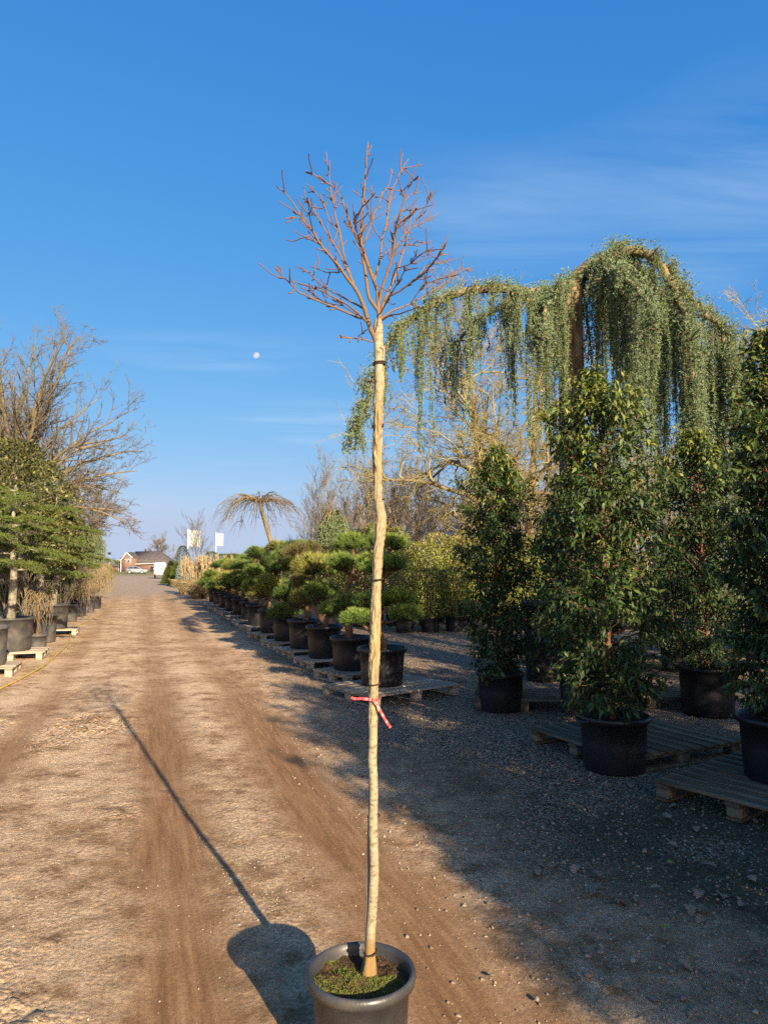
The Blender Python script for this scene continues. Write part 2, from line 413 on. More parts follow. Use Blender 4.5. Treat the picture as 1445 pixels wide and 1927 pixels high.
def ground_material():
    m = bpy.data.materials.new('dirt_road'); m.use_nodes = True
    N, L = m.node_tree.nodes, m.node_tree.links
    b = N['Principled BSDF']
    tc = N.new('ShaderNodeTexCoord')
    def noise(sc, det=6, rough=.6, stretch=None):
        n = N.new('ShaderNodeTexNoise'); n.inputs['Scale'].default_value = sc; n.inputs['Detail'].default_value = det; n.inputs['Roughness'].default_value = rough
        if stretch:
            mr_ = N.new('ShaderNodeMapping'); mr_.inputs['Rotation'].default_value = (0, 0, -math.atan2(-RU[0], RU[1]))
            mp = N.new('ShaderNodeMapping'); mp.inputs['Scale'].default_value = stretch
            L.new(tc.outputs['Object'], mr_.inputs[0]); L.new(mr_.outputs[0], mp.inputs[0]); L.new(mp.outputs[0], n.inputs['Vector'])
        else:
            L.new(tc.outputs['Object'], n.inputs['Vector'])
        return n.outputs[0]
    def ramp(fac, cols, ps):
        r = N.new('ShaderNodeValToRGB'); e = r.color_ramp.elements
        while len(e) < len(cols): e.new(.5)
        for i, c in enumerate(cols): e[i].position = ps[i]; e[i].color = (*c, 1)
        L.new(fac, r.inputs[0]); return r.outputs[0]
    def mix(f, a, c):
        x = N.new('ShaderNodeMix'); x.data_type = 'RGBA'
        L.new(f, x.inputs[0]); L.new(a, x.inputs[6]); L.new(c, x.inputs[7]); return x.outputs[2]
    def attr(n):
        a = N.new('ShaderNodeAttribute'); a.attribute_name = n; return a.outputs['Fac']
    def vor(sc, out='Color'):
        n = N.new('ShaderNodeTexVoronoi'); n.inputs['Scale'].default_value = sc; L.new(tc.outputs['Object'], n.inputs['Vector'])
        if out != 'Color': return n.outputs['Distance']
        q = N.new('ShaderNodeSeparateColor'); L.new(n.outputs['Color'], q.inputs[0]); return q.outputs[0]
    def math_(op, a_, b_):
        q = N.new('ShaderNodeMath'); q.operation = op
        for i_, v_ in enumerate((a_, b_)):
            if isinstance(v_, float): q.inputs[i_].default_value = v_
            else: L.new(v_, q.inputs[i_])
        return q.outputs[0]
    fine = noise(48, 8, .8); mid = noise(5, 9, .72); streak = noise(3.0, 9, .72, (6, .35, 1)); low = noise(1.1, 6, .65)
    grit = noise(210, 4, .8); cell = vor(75); cell2 = vor(34); cdist = vor(75, 'd'); cdist2 = vor(30, 'd')
    dirt = ramp(mid, [(.21, .125, .062), (.34, .215, .115), (.48, .33, .20)], [.36, .5, .64])
    sand = ramp(fine, [(.35, .222, .12), (.56, .395, .235), (.71, .54, .355)], [.36, .5, .64])
    track = ramp(streak, [(.165, .085, .037), (.25, .138, .064), (.33, .198, .10)], [.34, .52, .68])
    gravel = ramp(math_('ADD', math_('MULTIPLY', cell, .55), math_('MULTIPLY', fine, .5)), [(.026, .017, .010), (.115, .078, .047), (.28, .198, .126), (.66, .52, .37)], [.25, .45, .66, .88])
    pave = ramp(mid, [(.27, .20, .135), (.34, .26, .18), (.39, .305, .22)], [.3, .5, .7])
    moss = ramp(mid, [(.05, .043, .022), (.11, .096, .042)], [.35, .65])
    grassc = ramp(mid, [(.14, .135, .045), (.26, .225, .095)], [.35, .65])
    c = mix(math_('MULTIPLY', ramp(math_('ADD', math_('MULTIPLY', low, .55), math_('MULTIPLY', mid, .45)), [(0, 0, 0), (1, 1, 1)], [.44, .56]), attr('sand')), dirt, sand)
    c = mix(attr('track'), c, track)
    c = mix(attr('gravel'), c, gravel)
    c = mix(attr('moss'), c, moss)
    c = mix(attr('pave'), c, pave)
    c = mix(attr('grass'), c, grassc)
    # fine speckle of grit
    sp = N.new('ShaderNodeMapRange'); sp.inputs[1].default_value = .36; sp.inputs[2].default_value = .64; sp.inputs[3].default_value = .55; sp.inputs[4].default_value = 1.45
    L.new(math_('ADD', math_('MULTIPLY', grit, .5), math_('MULTIPLY', fine, .5)), sp.inputs[0])
    ml = N.new('ShaderNodeMix'); ml.data_type = 'RGBA'; ml.blend_type = 'MULTIPLY'; ml.inputs[0].default_value = 1
    L.new(c, ml.inputs[6]); L.new(sp.outputs[0], ml.inputs[7])
    L.new(ml.outputs[2], b.inputs['Base Color'])
    b.inputs['Roughness'].default_value = .95; b.inputs['Specular IOR Level'].default_value = .12
    rough_amt = math_('SUBTRACT', 1.0, math_('MULTIPLY', attr('track'), .65))
    stones = math_('MULTIPLY', math_('SUBTRACT', 1.0, cdist), math_('ADD', attr('gravel'), math_('MULTIPLY', attr('grit'), .8)))
    lumps = math_('MULTIPLY', math_('SUBTRACT', 1.0, cdist2), attr('grit'))
    hgt = math_('ADD', math_('ADD', math_('MULTIPLY', fine, 1.5), math_('MULTIPLY', stones, .9)), math_('MULTIPLY', lumps, 3.2))
    bp = N.new('ShaderNodeBump'); bp.inputs['Distance'].default_value = .018
    near = attr('near'); L.new(math_('MULTIPLY', math_('MULTIPLY', rough_amt, near), .8), bp.inputs['Strength']); L.new(hgt, bp.inputs['Height'])
    bp2 = N.new('ShaderNodeBump'); L.new(math_('MULTIPLY', near, .6), bp2.inputs['Strength']); bp2.inputs['Distance'].default_value = .004
    L.new(grit, bp2.inputs['Height']); L.new(bp.outputs[0], bp2.inputs['Normal'])
    L.new(bp2.outputs[0], b.inputs['Normal'])
    return m

# ------------------------------------------------------------------ ground
def lines(a, b, fine, lo, hi, g=1.18):
    c = list(np.arange(a, b, fine)); s = fine; x = c[-1]
    while x < hi:
        s *= g; x += s; c.append(x)
    s = fine * 2; x = a; pre = []
    while x > lo:
        s *= g; x -= s; pre.append(x)
    return np.array(pre[::-1] + c)

def track_fields(U, V):
    wob = (fbm(U * .12, V * 0 + 3, 2, 5) - .5) * .5
    vv = V + wob
    edge = (fbm(U * .9, V * 3.0, 4, 2) - .5)
    t = np.maximum(np.exp(-((vv - .25) / .27) ** 2), np.exp(-((vv - 1.28) / .33) ** 2))
    t = np.maximum(t, .8 * np.exp(-((vv + 1.15) / .22) ** 2))
    t = np.clip(t * 1.25 + edge * 1.1 - .12, 0, 1) * (1 - .55 * sstep(7, 14, U))
    gr = sstep(1.85, 3.0, V + (fbm(U * .8, V * .8, 4, 9) - .5) * 1.6)
    gr = gr * sstep(60, 40, U)
    return t, gr

def grit_field(U, V, t):
    return sstep(.36, .6, fbm(U * .55, V * .8, 4, 21)) * sstep(.35, -.15, V) * (1 - t) * sstep(14, 9, U)

def ground_height(U, V):
    t, gr = track_fields(U, V)
    near = sstep(26, 8, np.hypot(U - 5, V))
    lump = (fbm(U * 7, V * 7, 4, 1) - .5) * .012 * (1 - .75 * t)
    lump2 = (fbm(U * 28, V * 28, 2, 4) - .5) * .010 * (1 - .8 * t)
    lump3 = np.abs(fbm(U * 13, V * 13, 3, 14) - .5) * .085 * grit_field(U, V, t)
    tyre = np.sin(V * 85 + fbm(U * .35, V * 0 + 1, 2, 8) * 9) * .0012 * t * sstep(.4, .6, fbm(U * .4, V * 2, 2, 41))
    rut = -.022 * t
    return near * (lump + lump2 + lump3 + rut + tyre) - .004

gu = lines(1.0, 9.0, .034, -3000, 3500); gv = lines(-3.6, 3.6, .034, -3000, 3000)
U, V_ = np.meshgrid(gu, gv, indexing='ij')
trk, grv = track_fields(U, V_)
far = np.hypot(U, V_)
gz = ground_height(U, V_)
pav = sstep(38, 46, U + (fbm(U * .5, V_ * .5, 2, 3) - .5) * 8) * sstep(4.2, 3.4, V_) * sstep(-3.6, -2.8, V_)
gra = np.maximum(sstep(4.2, 6.5, V_) * sstep(16, 30, U), sstep(-2.9, -4.2, V_)) * (.4 + .6 * fbm(U * .7, V_ * .7, 3, 12))
gra = np.maximum(gra, sstep(125, 132, U))
mos = sstep(.56, .7, fbm(U * .55, V_ * .55, 4, 33)) * sstep(2.0, 3.0, V_) * sstep(16, 12, U)
PX = U * RU[0] + V_ * RV[0]; PY = U * RU[1] + V_ * RV[1]
nu, nv = U.shape
ii, jj = np.meshgrid(np.arange(nu - 1), np.arange(nv - 1), indexing='ij')
GF = np.stack((ii * nv + jj, ii * nv + jj + 1, (ii + 1) * nv + jj + 1, (ii + 1) * nv + jj), 2).reshape(-1, 4)[:, ::-1]
gme = mesh_np('ground', np.stack((PX, PY, gz), 2).reshape(-1, 3), [GF], smooth=True,
              attrs={'track': trk.ravel(), 'gravel': grv.ravel(), 'pave': pav.ravel(), 'grass': gra.ravel(), 'moss': mos.ravel() * .8, 'sand': np.clip(.25 + .75 * np.maximum.reduce([sstep(.3, -.4, V_), np.exp(-((V_ - .75) / .22) ** 2), sstep(6, 12, U), .8 * np.exp(-((V_ - 1.75) / .3) ** 2)]), 0, 1).ravel(), 'near': (.12 + .88 * sstep(14, 5, far)).ravel(), 'grit': np.maximum(grit_field(U, V_, trk), .25 * (1 - trk)).ravel()})
tag(obj('ground', gme, ground_material()), 'brown dirt track with grey gravel margin across the nursery', kind='structure')

# gravel lying on the ground: stuff
OCT = np.array([(1, 0, 0), (-1, 0, 0), (0, 1, 0), (0, -1, 0), (0, 0, 1), (0, 0, -1)], float)
OCF = np.array([(0, 2, 4), (2, 1, 4), (1, 3, 4), (3, 0, 4), (2, 0, 5), (1, 2, 5), (3, 1, 5), (0, 3, 5)])
def scatter_gravel(n, seed, smin, smax, ulo, uhi, vlo, vhi, dens):
    rng = RS(seed)
    u = ulo + (uhi - ulo) * rng.rand(n) ** 1.6; v = rng.uniform(vlo, vhi, n)
    keep = rng.rand(n) < dens(u, v)
    x = u * RU[0] + v * RV[0]; y = u * RU[1] + v * RV[1]
    keep &= (np.abs(x) < .60 * y + .2) & (y > 1.5)
    u, v, x, y = u[keep], v[keep], x[keep], y[keep]; k = len(u)
    s = smin * (smax / smin) ** (rng.rand(k) ** 2.2)
    z = ground_height(u, v) + s * .08
    B = OCT[None] * rng.uniform(.6, 1.25, (k, 6, 1))
    B[:, :, 2] *= .62
    B = B * (s[:, None, None] * rng.uniform(.7, 1.3, (k, 1, 3)))
    a = rng.uniform(0, 6.28, k); ca, sa = np.cos(a)[:, None], np.sin(a)[:, None]
    Vv = np.stack((B[..., 0] * ca - B[..., 1] * sa + x[:, None], B[..., 0] * sa + B[..., 1] * ca + y[:, None], B[..., 2] + z[:, None]), 2)
    return Vv.reshape(-1, 3), (OCF[None] + (np.arange(k) * 6)[:, None, None]).reshape(-1, 3), np.repeat(rng.rand(k), 6)
gg = Geo()
for a in ((40000, 1, .004, .017, 1.5, 15, 1.2, 6.5, lambda u, v: .15 + .85 * sstep(1.3, 2.4, v)),
          (64000, 2, .0028, .010, 1.5, 11, -3.2, 1.6, lambda u, v: .06 + .75 * (1 - track_fields(u, v)[0]) * sstep(.42, .62, fbm(u * .6, v * .8, 3, 21)))):
    V0, F0, A0 = scatter_gravel(*a)
    gg.add(V0, [F0], A0)
tag(gg.build('gravel', m_stone), 'loose grey and beige gravel strewn over the ground', 'gravel', kind='stuff')

# ------------------------------------------------------------------ pots and pallets
def pot_profile(r, h, taper=.82, lip=.03):
    rb = r * taper
    return [(0.001, 0.012), (rb * .97, 0.0), (rb, .015), (rb + (r - lip - rb) * .5, h * .5), (r - lip, h - lip * 1.6), (r - .004, h - lip * 1.5), (r, h - lip * .7), (r - .004, h - .004),
            (r - .012, h), (r - lip * .8, h - .006), (r - lip * 1.05, h - lip), (rb + (r - lip - rb) * .55 - .012, h * .55), (0.001, h * .5)]

def add_pot(parent, r, h, mat, z=0, taper=.82, soil=True, lip=.03, seed=0, xy=(0, 0), handles=False):
    V, F = lathe(pot_profile(r, h, taper, lip), 44, .008, seed)
    p = Geo().add(V, F).build('pot', mat, parent, smooth=True, loc=(xy[0], xy[1], z))
    if soil:
        rng = RS(seed + 5)
        n = 28; a = np.linspace(0, 2 * np.pi, n, endpoint=False)
        rr = (r - lip * 1.05) * np.array([0.001, .3, .6, .85, .985])
        Vs = np.stack((rr[:, None] * np.cos(a), rr[:, None] * np.sin(a), np.repeat((h - lip * 1.9 + np.array([.012, .01, .004, -.004, -.012]))[:, None], n, 1) + rng.uniform(-.006, .008, (5, n))), 2).reshape(-1, 3)
        i, j = np.meshgrid(np.arange(4), np.arange(n), indexing='ij'); j2 = (j + 1) % n
        Geo().add(Vs, [np.stack((i * n + j, (i + 1) * n + j, (i + 1) * n + j2, i * n + j2), 2).reshape(-1, 4)]).build('soil', m_soil, parent, smooth=True, loc=(xy[0], xy[1], z))
    if handles:
        for s in (-1, 1):
            a = np.linspace(0, np.pi, 9)
            t = Tubes(); t.add(np.stack((s * (r - .01 + .035 * np.sin(a)), .09 * np.cos(a), h - .03 - .012 * np.sin(a)), 1), .011, 6)
            t.build('handle', mat, p)
    return p

_bm = {}
def pallet(x, y, rz, label, L=1.2, W=1.0, mat=None, nb=7, group='wooden pallets under the pots'):
    mat = mat or m_wood
    rng = RS(int(abs(x * 131 + y * 17)) % 9999)
    e = empty('pallet', (x, y, 0), rz, label, 'pallet', group)
    k = (L, W, nb, mat.name)
    if k not in _bm:
        r0 = RS(3)
        bw = W / nb * .72
        _bm[k] = ([box_mesh('board', (L, bw, .021), r0, .0025) for _ in range(3)], box_mesh('stringer', (.11, W, .021), r0, .002),
                  box_mesh('block', (.11, .12, .078), r0, .003), box_mesh('base', (.11, W * .99, .02), r0, .002))
        for me in _bm[k][0] + list(_bm[k][1:]): me.materials.append(mat)
    bd, st, bl, ba = _bm[k]
    for i in range(nb):
        yy = -W / 2 + W / nb * (i + .5)
        obj('deck_board', bd[rng.randint(3)], None, e, (rng.uniform(-.008, .008), yy + rng.uniform(-.004, .004), .1325 + rng.uniform(-.001, .001)), (rng.uniform(-.006, .006), 0, rng.uniform(-.006, .006)))
    for xx in (-L / 2 + .07, 0, L / 2 - .07):
        obj('stringer_board', st, None, e, (xx, 0, .109))
        obj('base_board', ba, None, e, (xx, 0, .0105))
        for yy in (-W / 2 + .07, 0, W / 2 - .07):
            obj('block', bl, None, e, (xx, yy, .0595), (0, 0, rng.uniform(-.05, .05)))
    return e
DECK = .144

# ------------------------------------------------------------------ the young tree in the foreground
TY = 2.6
pc = gnd(680, 1822, .36)
ft = empty('potted_tree', (pc[0], pc[1], 0), 0, 'bare young standard tree with round crown in grey pot in the foreground', 'tree')
PO = np.array((pc[0], pc[1], 0))
V, F = lathe(pot_profile(.189, .36, .80, .024), 72, .004, 2)
m_mainpot = M('grey_nursery_pot', [(.022, .023, .025), (.045, .045, .046), (.11, .095, .08)], .36, 6, .1, 160, spec=.5, pos=[.35, .55, .8])
mp_ = Geo().add(V, F).build('pot', m_mainpot, ft, smooth=True)
# soil with moss
rng = RS(11)
n = 60; rr = np.linspace(.002, .166, 24); a = np.linspace(0, 2 * np.pi, n, endpoint=False)
R2, A2 = np.meshgrid(rr, a, indexing='ij'); sx, sy = R2 * np.cos(A2), R2 * np.sin(A2)
def soil_z(x, y): return .318 + (fbm(x * 30 + 9, y * 30, 4, 3) - .5) * .03 + .012 * np.exp(-(x ** 2 + y ** 2) / .004)
i, j = np.meshgrid(np.arange(23), np.arange(n), indexing='ij'); j2 = (j + 1) % n
Geo().add(np.stack((sx, sy, soil_z(sx, sy)), 2).reshape(-1, 3), [np.stack((i * n + j, (i + 1) * n + j, (i + 1) * n + j2, i * n + j2), 2).reshape(-1, 4)]).build('soil', m_soil, ft, smooth=True)
g = Geo(); k = 13000
r = .164 * np.sqrt(rng.rand(k)); a = rng.uniform(0, 6.28, k); x, y = r * np.cos(a), r * np.sin(a)
green = sstep(.42, .62, fbm(x * 14 + 4, y * 14, 3, 6) + .25 * (y < .02) - .22 * (x > .05) * (y > -.02))
ks = rng.rand(k) < .22 + .78 * green
x, y, green = x[ks], y[ks], green[ks]; k = len(x)
d = rdir(rng, k); d[:, 2] = np.abs(d[:, 2]) + .5
leaves(g, np.stack((x, y, soil_z(x, y) - .002), 1), d, rdir(rng, k), rng.uniform(.003, .0085, k), rng.uniform(.002, .0045, k), np.clip(green * .75 + rng.uniform(-.15, .3, k), 0, 1), LEAF2)
tag(g.build('moss', m_moss, ft), kind='stuff')
# trunk, traced by height: (px centre, py, width px)
TR = [(691, 1846, 34), (692, 1832, 30), (694, 1815, 24), (696, 1790, 20), (698, 1750, 19), (701.5, 1700, 19), (704, 1650, 19), (704, 1610, 18), (702.5, 1570, 18), (702, 1537, 18), (703.5, 1490, 17),
      (702.5, 1455, 17.5), (700.5, 1430, 18), (702, 1390, 17), (702, 1340, 17), (703, 1287, 18), (704.5, 1230, 19), (706, 1160, 19.5), (709, 1090, 18), (711, 1050, 18.5), (714, 1005, 19), (717, 978, 20),
      (712, 940, 17), (711, 900, 16), (709.5, 860, 16.5), (710, 803, 16), (712, 760, 18), (714, 720, 19), (712.5, 685, 18.5), (712, 655, 18), (711, 630, 18), (711, 612, 20), (712, 600, 14)]
zs, xs, rs = [], [], []
for px, py, w in TR:
    p = at(px, py, TY); zs.append(p[2]); xs.append(p[0]); rs.append(w / FPX * TY * 1.0 / 2)
zs, xs, rs = map(np.array, (zs, xs, rs))
o_ = np.argsort(zs); zs, xs, rs = zs[o_], xs[o_], rs[o_]
zz = np.linspace(zs[0], zs[-1], 620); S = 36
cx, cr_ = np.interp(zz, zs, xs), np.interp(zz, zs, rs)
kk = np.ones(9) / 9
cx = np.convolve(np.pad(cx, 4, 'edge'), kk, 'valid'); cr_ = np.convolve(np.pad(cr_, 4, 'edge'), kk, 'valid')
cy = TY + .012 * np.sin(zz * 5)
a = np.linspace(0, 2 * np.pi, S, endpoint=False)
ZZ, AA = np.meshgrid(zz, a, indexing='ij')
cork = sstep(1.05, 1.45, ZZ) * sstep(2.50, 2.40, ZZ) * (.45 + .55 * sstep(.38, .55, vnoise(ZZ * 3.2, AA * 0 + 2, 3)))
ax_, ay_ = np.cos(AA) * 2.6, np.sin(AA) * 2.6
rid = np.abs(fbm(ax_ * 1.5 + 20, ZZ * 17 + ay_ * 1.5, 3, 5) - .5) * 2
blob = fbm(ax_ * 2 + 30, ZZ * 60 + ay_ * 3, 3, 8) - .5
lent = (vnoise(ax_ * 2.2 + 7, ZZ * 130 + ay_ * 2, 15) > .86) * .0007
knob = sstep(.80, .92, vnoise(ax_ * .9 + 2, ZZ * 16 + ay_ * .8, 12)) * .0025
disp = cork * (.0042 - .013 * rid + .006 * blob) + knob * 1.3 + .0014 * blob - lent
RR = cr_[:, None] * .95 - .0006 + disp
flare = sstep(.42, .31, ZZ); RR = RR + flare * .006 * np.sin(AA * 3 + 1)
TV = np.stack((cx[:, None] + RR * np.cos(AA), cy[:, None] + RR * np.sin(AA), ZZ), 2).reshape(-1, 3) - PO
i, j = np.meshgrid(np.arange(len(zz) - 1), np.arange(S), indexing='ij'); j2 = (j + 1) % S
TF = np.stack((i * S + j, i * S + j2, (i + 1) * S + j2, (i + 1) * S + j), 2).reshape(-1, 4)
def trunk_material():
    m = bpy.data.materials.new('corky_pale_bark'); m.use_nodes = True
    N, L = m.node_tree.nodes, m.node_tree.links; b = N['Principled BSDF']
    tc = N.new('ShaderNodeTexCoord')
    def nz(sc, st=(1, 1, 1)):
        mp = N.new('ShaderNodeMapping'); mp.inputs['Scale'].default_value = st; L.new(tc.outputs['Object'], mp.inputs[0])
        n = N.new('ShaderNodeTexNoise'); n.inputs['Scale'].default_value = sc; n.inputs['Detail'].default_value = 6; L.new(mp.outputs[0], n.inputs['Vector']); return n.outputs[0]
    def rp(f, c, p):
        r = N.new('ShaderNodeValToRGB'); e = r.color_ramp.elements
        while len(e) < len(c): e.new(.5)
        for i_, q in enumerate(c): e[i_].position = p[i_]; e[i_].color = (*q, 1)
        L.new(f, r.inputs[0]); return r.outputs[0]
    def mx(f, x, y_):
        q = N.new('ShaderNodeMix'); q.data_type = 'RGBA'; L.new(f, q.inputs[0]); L.new(x, q.inputs[6]); L.new(y_, q.inputs[7]); return q.outputs[2]
    def at_(n_):
        q = N.new('ShaderNodeAttribute'); q.attribute_name = n_; return q.outputs['Fac']
    smooth = rp(nz(45, (1, 1, 2.2)), [(.13, .105, .06), (.26, .225, .145), (.34, .30, .205)], [.30, .46, .7])
    corkc = rp(at_('ridge'), [(.33, .26, .125), (.19, .14, .068), (.06, .04, .022)], [.06, .26, .6])
    corkc2 = rp(nz(14), [(.22, .175, .11), (.37, .30, .145)], [.4, .6])
    mm = N.new('ShaderNodeMix'); mm.data_type = 'RGBA'; mm.inputs[0].default_value = .3
    L.new(corkc, mm.inputs[6]); L.new(corkc2, mm.inputs[7])
    basec = rp(nz(20, (1, 1, .4)), [(.11, .06, .024), (.225, .135, .055), (.24, .185, .09)], [.3, .5, .75])
    c = mx(at_('cork'), smooth, mm.outputs[2]); c = mx(at_('foot'), c, basec)
    L.new(c, b.inputs['Base Color']); b.inputs['Roughness'].default_value = .8; b.inputs['Specular IOR Level'].default_value = .2
    bp = N.new('ShaderNodeBump'); bp.inputs['Strength'].default_value = .4; bp.inputs['Distance'].default_value = .002
    L.new(nz(260), bp.inputs['Height']); L.new(bp.outputs[0], b.inputs['Normal'])
    return m
obj('trunk', mesh_np('trunk', TV, [TF], smooth=True, attrs={'cork': cork.ravel(), 'ridge': np.clip(rid.ravel(), 0, 1), 'foot': sstep(.47, .41, ZZ).ravel()}), trunk_material(), ft)
# crown branches, traced in outline, given depth of their own
def C5(x, y): return 440 + x / 3.0104, 240 + y / 3.0104
BR = [  # points, start width, end width (px of the photograph), depth swing
 ([(806, 1215), (770, 1130), (740, 1020), (715, 960), (690, 915), (640, 850), (600, 790), (540, 720), (490, 660), (450, 590), (400, 535), (350, 450), (325, 410), (280, 360), (238, 330)], 11, 2.2, -.16),
 ([(812, 1215), (822, 1140), (822, 1060), (818, 1000), (812, 930), (790, 860), (740, 720), (700, 640), (660, 560), (630, 480), (615, 400)], 12, 2.4, .14),
 ([(690, 915), (660, 840), (620, 720), (605, 610), (575, 500), (555, 380), (540, 270), (530, 190), (523, 135)], 6, 2.2, .22),
 ([(700, 935), (640, 800), (585, 690), (530, 600), (490, 540), (450, 460), (420, 420), (370, 385)], 5, 2, .10),
 ([(742, 1030), (690, 1000), (600, 950), (520, 910), (450, 850), (400, 800), (370, 790)], 5, 2, .2),
 ([(755, 1090), (690, 1070), (600, 1030), (520, 1000), (450, 970), (370, 935), (325, 890), (285, 850), (228, 785)], 6, 2.2, -.2),
 ([(760, 1110), (700, 1050), (640, 1000), (560, 960), (480, 915), (430, 900), (340, 872)], 5, 2, -.28),
 ([(785, 1215), (740, 1200), (680, 1193), (630, 1192), (585, 1188)], 4, 2.2, -.08),
 ([(818, 1040), (765, 965), (745, 820), (722, 690), (725, 500), (740, 330), (750, 200), (760, 75)], 9, 2.6, -.05),
 ([(700, 640), (665, 560), (610, 400), (560, 335), (480, 280), (405, 242)], 4, 2, -.1),
 ([(795, 870), (830, 740), (835, 650), (860, 560), (880, 430), (905, 330), (940, 260), (990, 175)], 6, 2.2, .12),
 ([(822, 990), (850, 880), (880, 790), (905, 700), (915, 560), (960, 420), (1000, 300), (1050, 195)], 7, 2.2, -.14),
 ([(826, 1080), (850, 990), (890, 900), (930, 800), (960, 700), (990, 600), (1000, 520), (1030, 440)], 8, 2, .2),
 ([(850, 990), (880, 955), (940, 925), (1040, 850), (1100, 800), (1150, 740), (1180, 690), (1205, 650)], 5.5, 2.2, -.18),
 ([(832, 1085), (900, 1035), (1000, 1000), (1100, 940), (1200, 880), (1250, 830), (1355, 785)], 5, 2.2, .18),
 ([(830, 1098), (880, 1065), (960, 1050), (1050, 1012)], 4.5, 2.2, -.2),
 ([(722, 690), (760, 600), (800, 480), (840, 380), (880, 320), (900, 235)], 4, 2, .16),
 ([(905, 690), (925, 560), (970, 515), (1040, 462), (1130, 435)], 3.4, 1.8, -.1),
 ([(900, 720), (940, 640), (1000, 570), (1080, 535), (1160, 485)], 3.4, 1.8, .12),
 ([(835, 740), (870, 700), (940, 665), (1040, 668), (1120, 640)], 3.4, 1.8, .2),
 ([(890, 900), (910, 800), (1000, 775), (1060, 715), (1110, 695), (1180, 690)], 3.4, 1.8, -.22),
 ([(1040, 850), (1080, 790), (1130, 772), (1160, 722), (1225, 718)], 3, 1.8, .05),
 ([(990, 590), (1060, 490), (1110, 410), (1148, 350)], 3.6, 2, -.06),
 ([(815, 925), (760, 800), (715, 650), (680, 520), (730, 450), (800, 368)], 4.5, 2, -.3),
 ([(605, 610), (545, 530), (495, 410), (450, 350), (405, 312)], 3.6, 1.8, .1),
 ([(400, 535), (365, 510), (308, 505)], 2.6, 1.8, -.05),
 ([(500, 668), (440, 635), (400, 620), (335, 578)], 3, 1.8, .06),
 ([(826, 1060), (880, 960), (940, 860), (980, 790)], 3.4, 1.8, -.3),
 ([(840, 650), (800, 580), (770, 500), (745, 410), (700, 375), (665, 350)], 3, 1.8, -.1),
 ([(735, 440), (790, 370), (760, 340)], 2.5, 1.6, .1),
 ([(880, 430), (850, 400), (800, 390), (735, 335)], 2.6, 1.6, .1),
 ([(960, 420), (1000, 380), (1065, 362)], 2.6, 1.6, .05),
 ([(940, 380), (1000, 310), (1045, 285)], 2.4, 1.6, -.1),
 ([(640, 800), (600, 820), (520, 820), (430, 785)], 3, 1.8, .2),
 ([(700, 1060), (620, 1010), (500, 985), (430, 925)], 3, 1.8, .25),
 ([(1100, 940), (1090, 860), (1060, 790)], 2.4, 1.6, -.1),
 ([(450, 590), (430, 500), (425, 420)], 2.6, 1.8, -.15),
 ([(1000, 1000), (1070, 890), (1160, 860), (1280, 830)], 2.8, 1.8, -.12),
 ([(740, 1195), (700, 1180), (745, 1165)], 2.2, 1.6, -.05),
 ([(860, 560), (960, 470), (1045, 465)], 2.8, 1.8, .18),
]
tb = Tubes(); traced = []
rng = RS(5)
def px_depth(px, py):
    best, bd = TY, 1e9
    for q, Yq in traced:
        dd = (q[:, 0] - px) ** 2 + (q[:, 1] - py) ** 2; m_ = dd.argmin()
        if dd[m_] < bd: bd, best = dd[m_], Yq[m_]
    return best if bd < 60 else TY
for pts, w0, w1, sw in BR:
    P = np.array([C5(*p) for p in pts])
    sl = np.concatenate(([0], np.cumsum(np.hypot(*np.diff(P, axis=0).T)))); tot = sl[-1]
    nS = max(6, int(tot / 7)); s = np.linspace(0, tot, nS)
    Q = np.stack((np.interp(s, sl, P[:, 0]), np.interp(s, sl, P[:, 1])), 1)
    Q[1:-1] += rng.normal(0, .32, Q[1:-1].shape)
    Y0 = px_depth(*Q[0])
    Yq = Y0 + sw * 1.3 * (s / tot) ** 1.15
    traced.append((Q, Yq))
    W = np.stack([at(q[0], q[1], yy) for q, yy in zip(Q, Yq)]) - PO
    rad = (w1 * .8 + (w0 - w1) * np.linspace(1, 0, nS) ** 1.25 * .88) / FPX * TY / 2
    rad = rad * (1 + .14 * rng.rand(nS) * (np.arange(nS) % 3 == 0))
    rad[-1] *= .5; rad[-2] *= 1.25
    tb.add(W, rad, 7, .35)
    # spurs and buds
    nsp = int(tot / 17)
    for q in range(nsp):
        f = rng.uniform(.28, .97); k = int(f * (nS - 1))
        tdir = norm(W[min(k + 1, nS - 1)] - W[k - 1]); dd = norm(tdir * .8 + rdir(rng, 1)[0] * .9)
        if rng.rand() < .48 and f > .30:
            ll = rng.uniform(.04, .10); tw = [W[k]]; dq = norm(tdir * .9 + rdir(rng, 1)[0] * .75)
            for _ in range(4):
                dq = norm(dq + rdir(rng, 1)[0] * .22 + np.array((0, 0, .1))); tw.append(tw[-1] + dq * ll / 4)
            tb.add(tw, np.array([.0024, .0021, .0019, .0018, .0021]), 5, .85)
        ln = rng.uniform(.012, .035)
        p0 = W[k]; p1 = p0 + dd * ln * .55 + tdir * .002; p2 = p0 + norm(dd + tdir * .5) * ln
        tb.add([p0, p1, p2], np.array([.0026, .0022, .0026]), 5, .7)
m_branch = M('branch_bark', [(.18, .13, .065), (.16, .095, .06), (.165, .075, .07)], .8, 20, .3, 150, attr='var', amix=.3)
tb.build('crown', m_branch, ft)
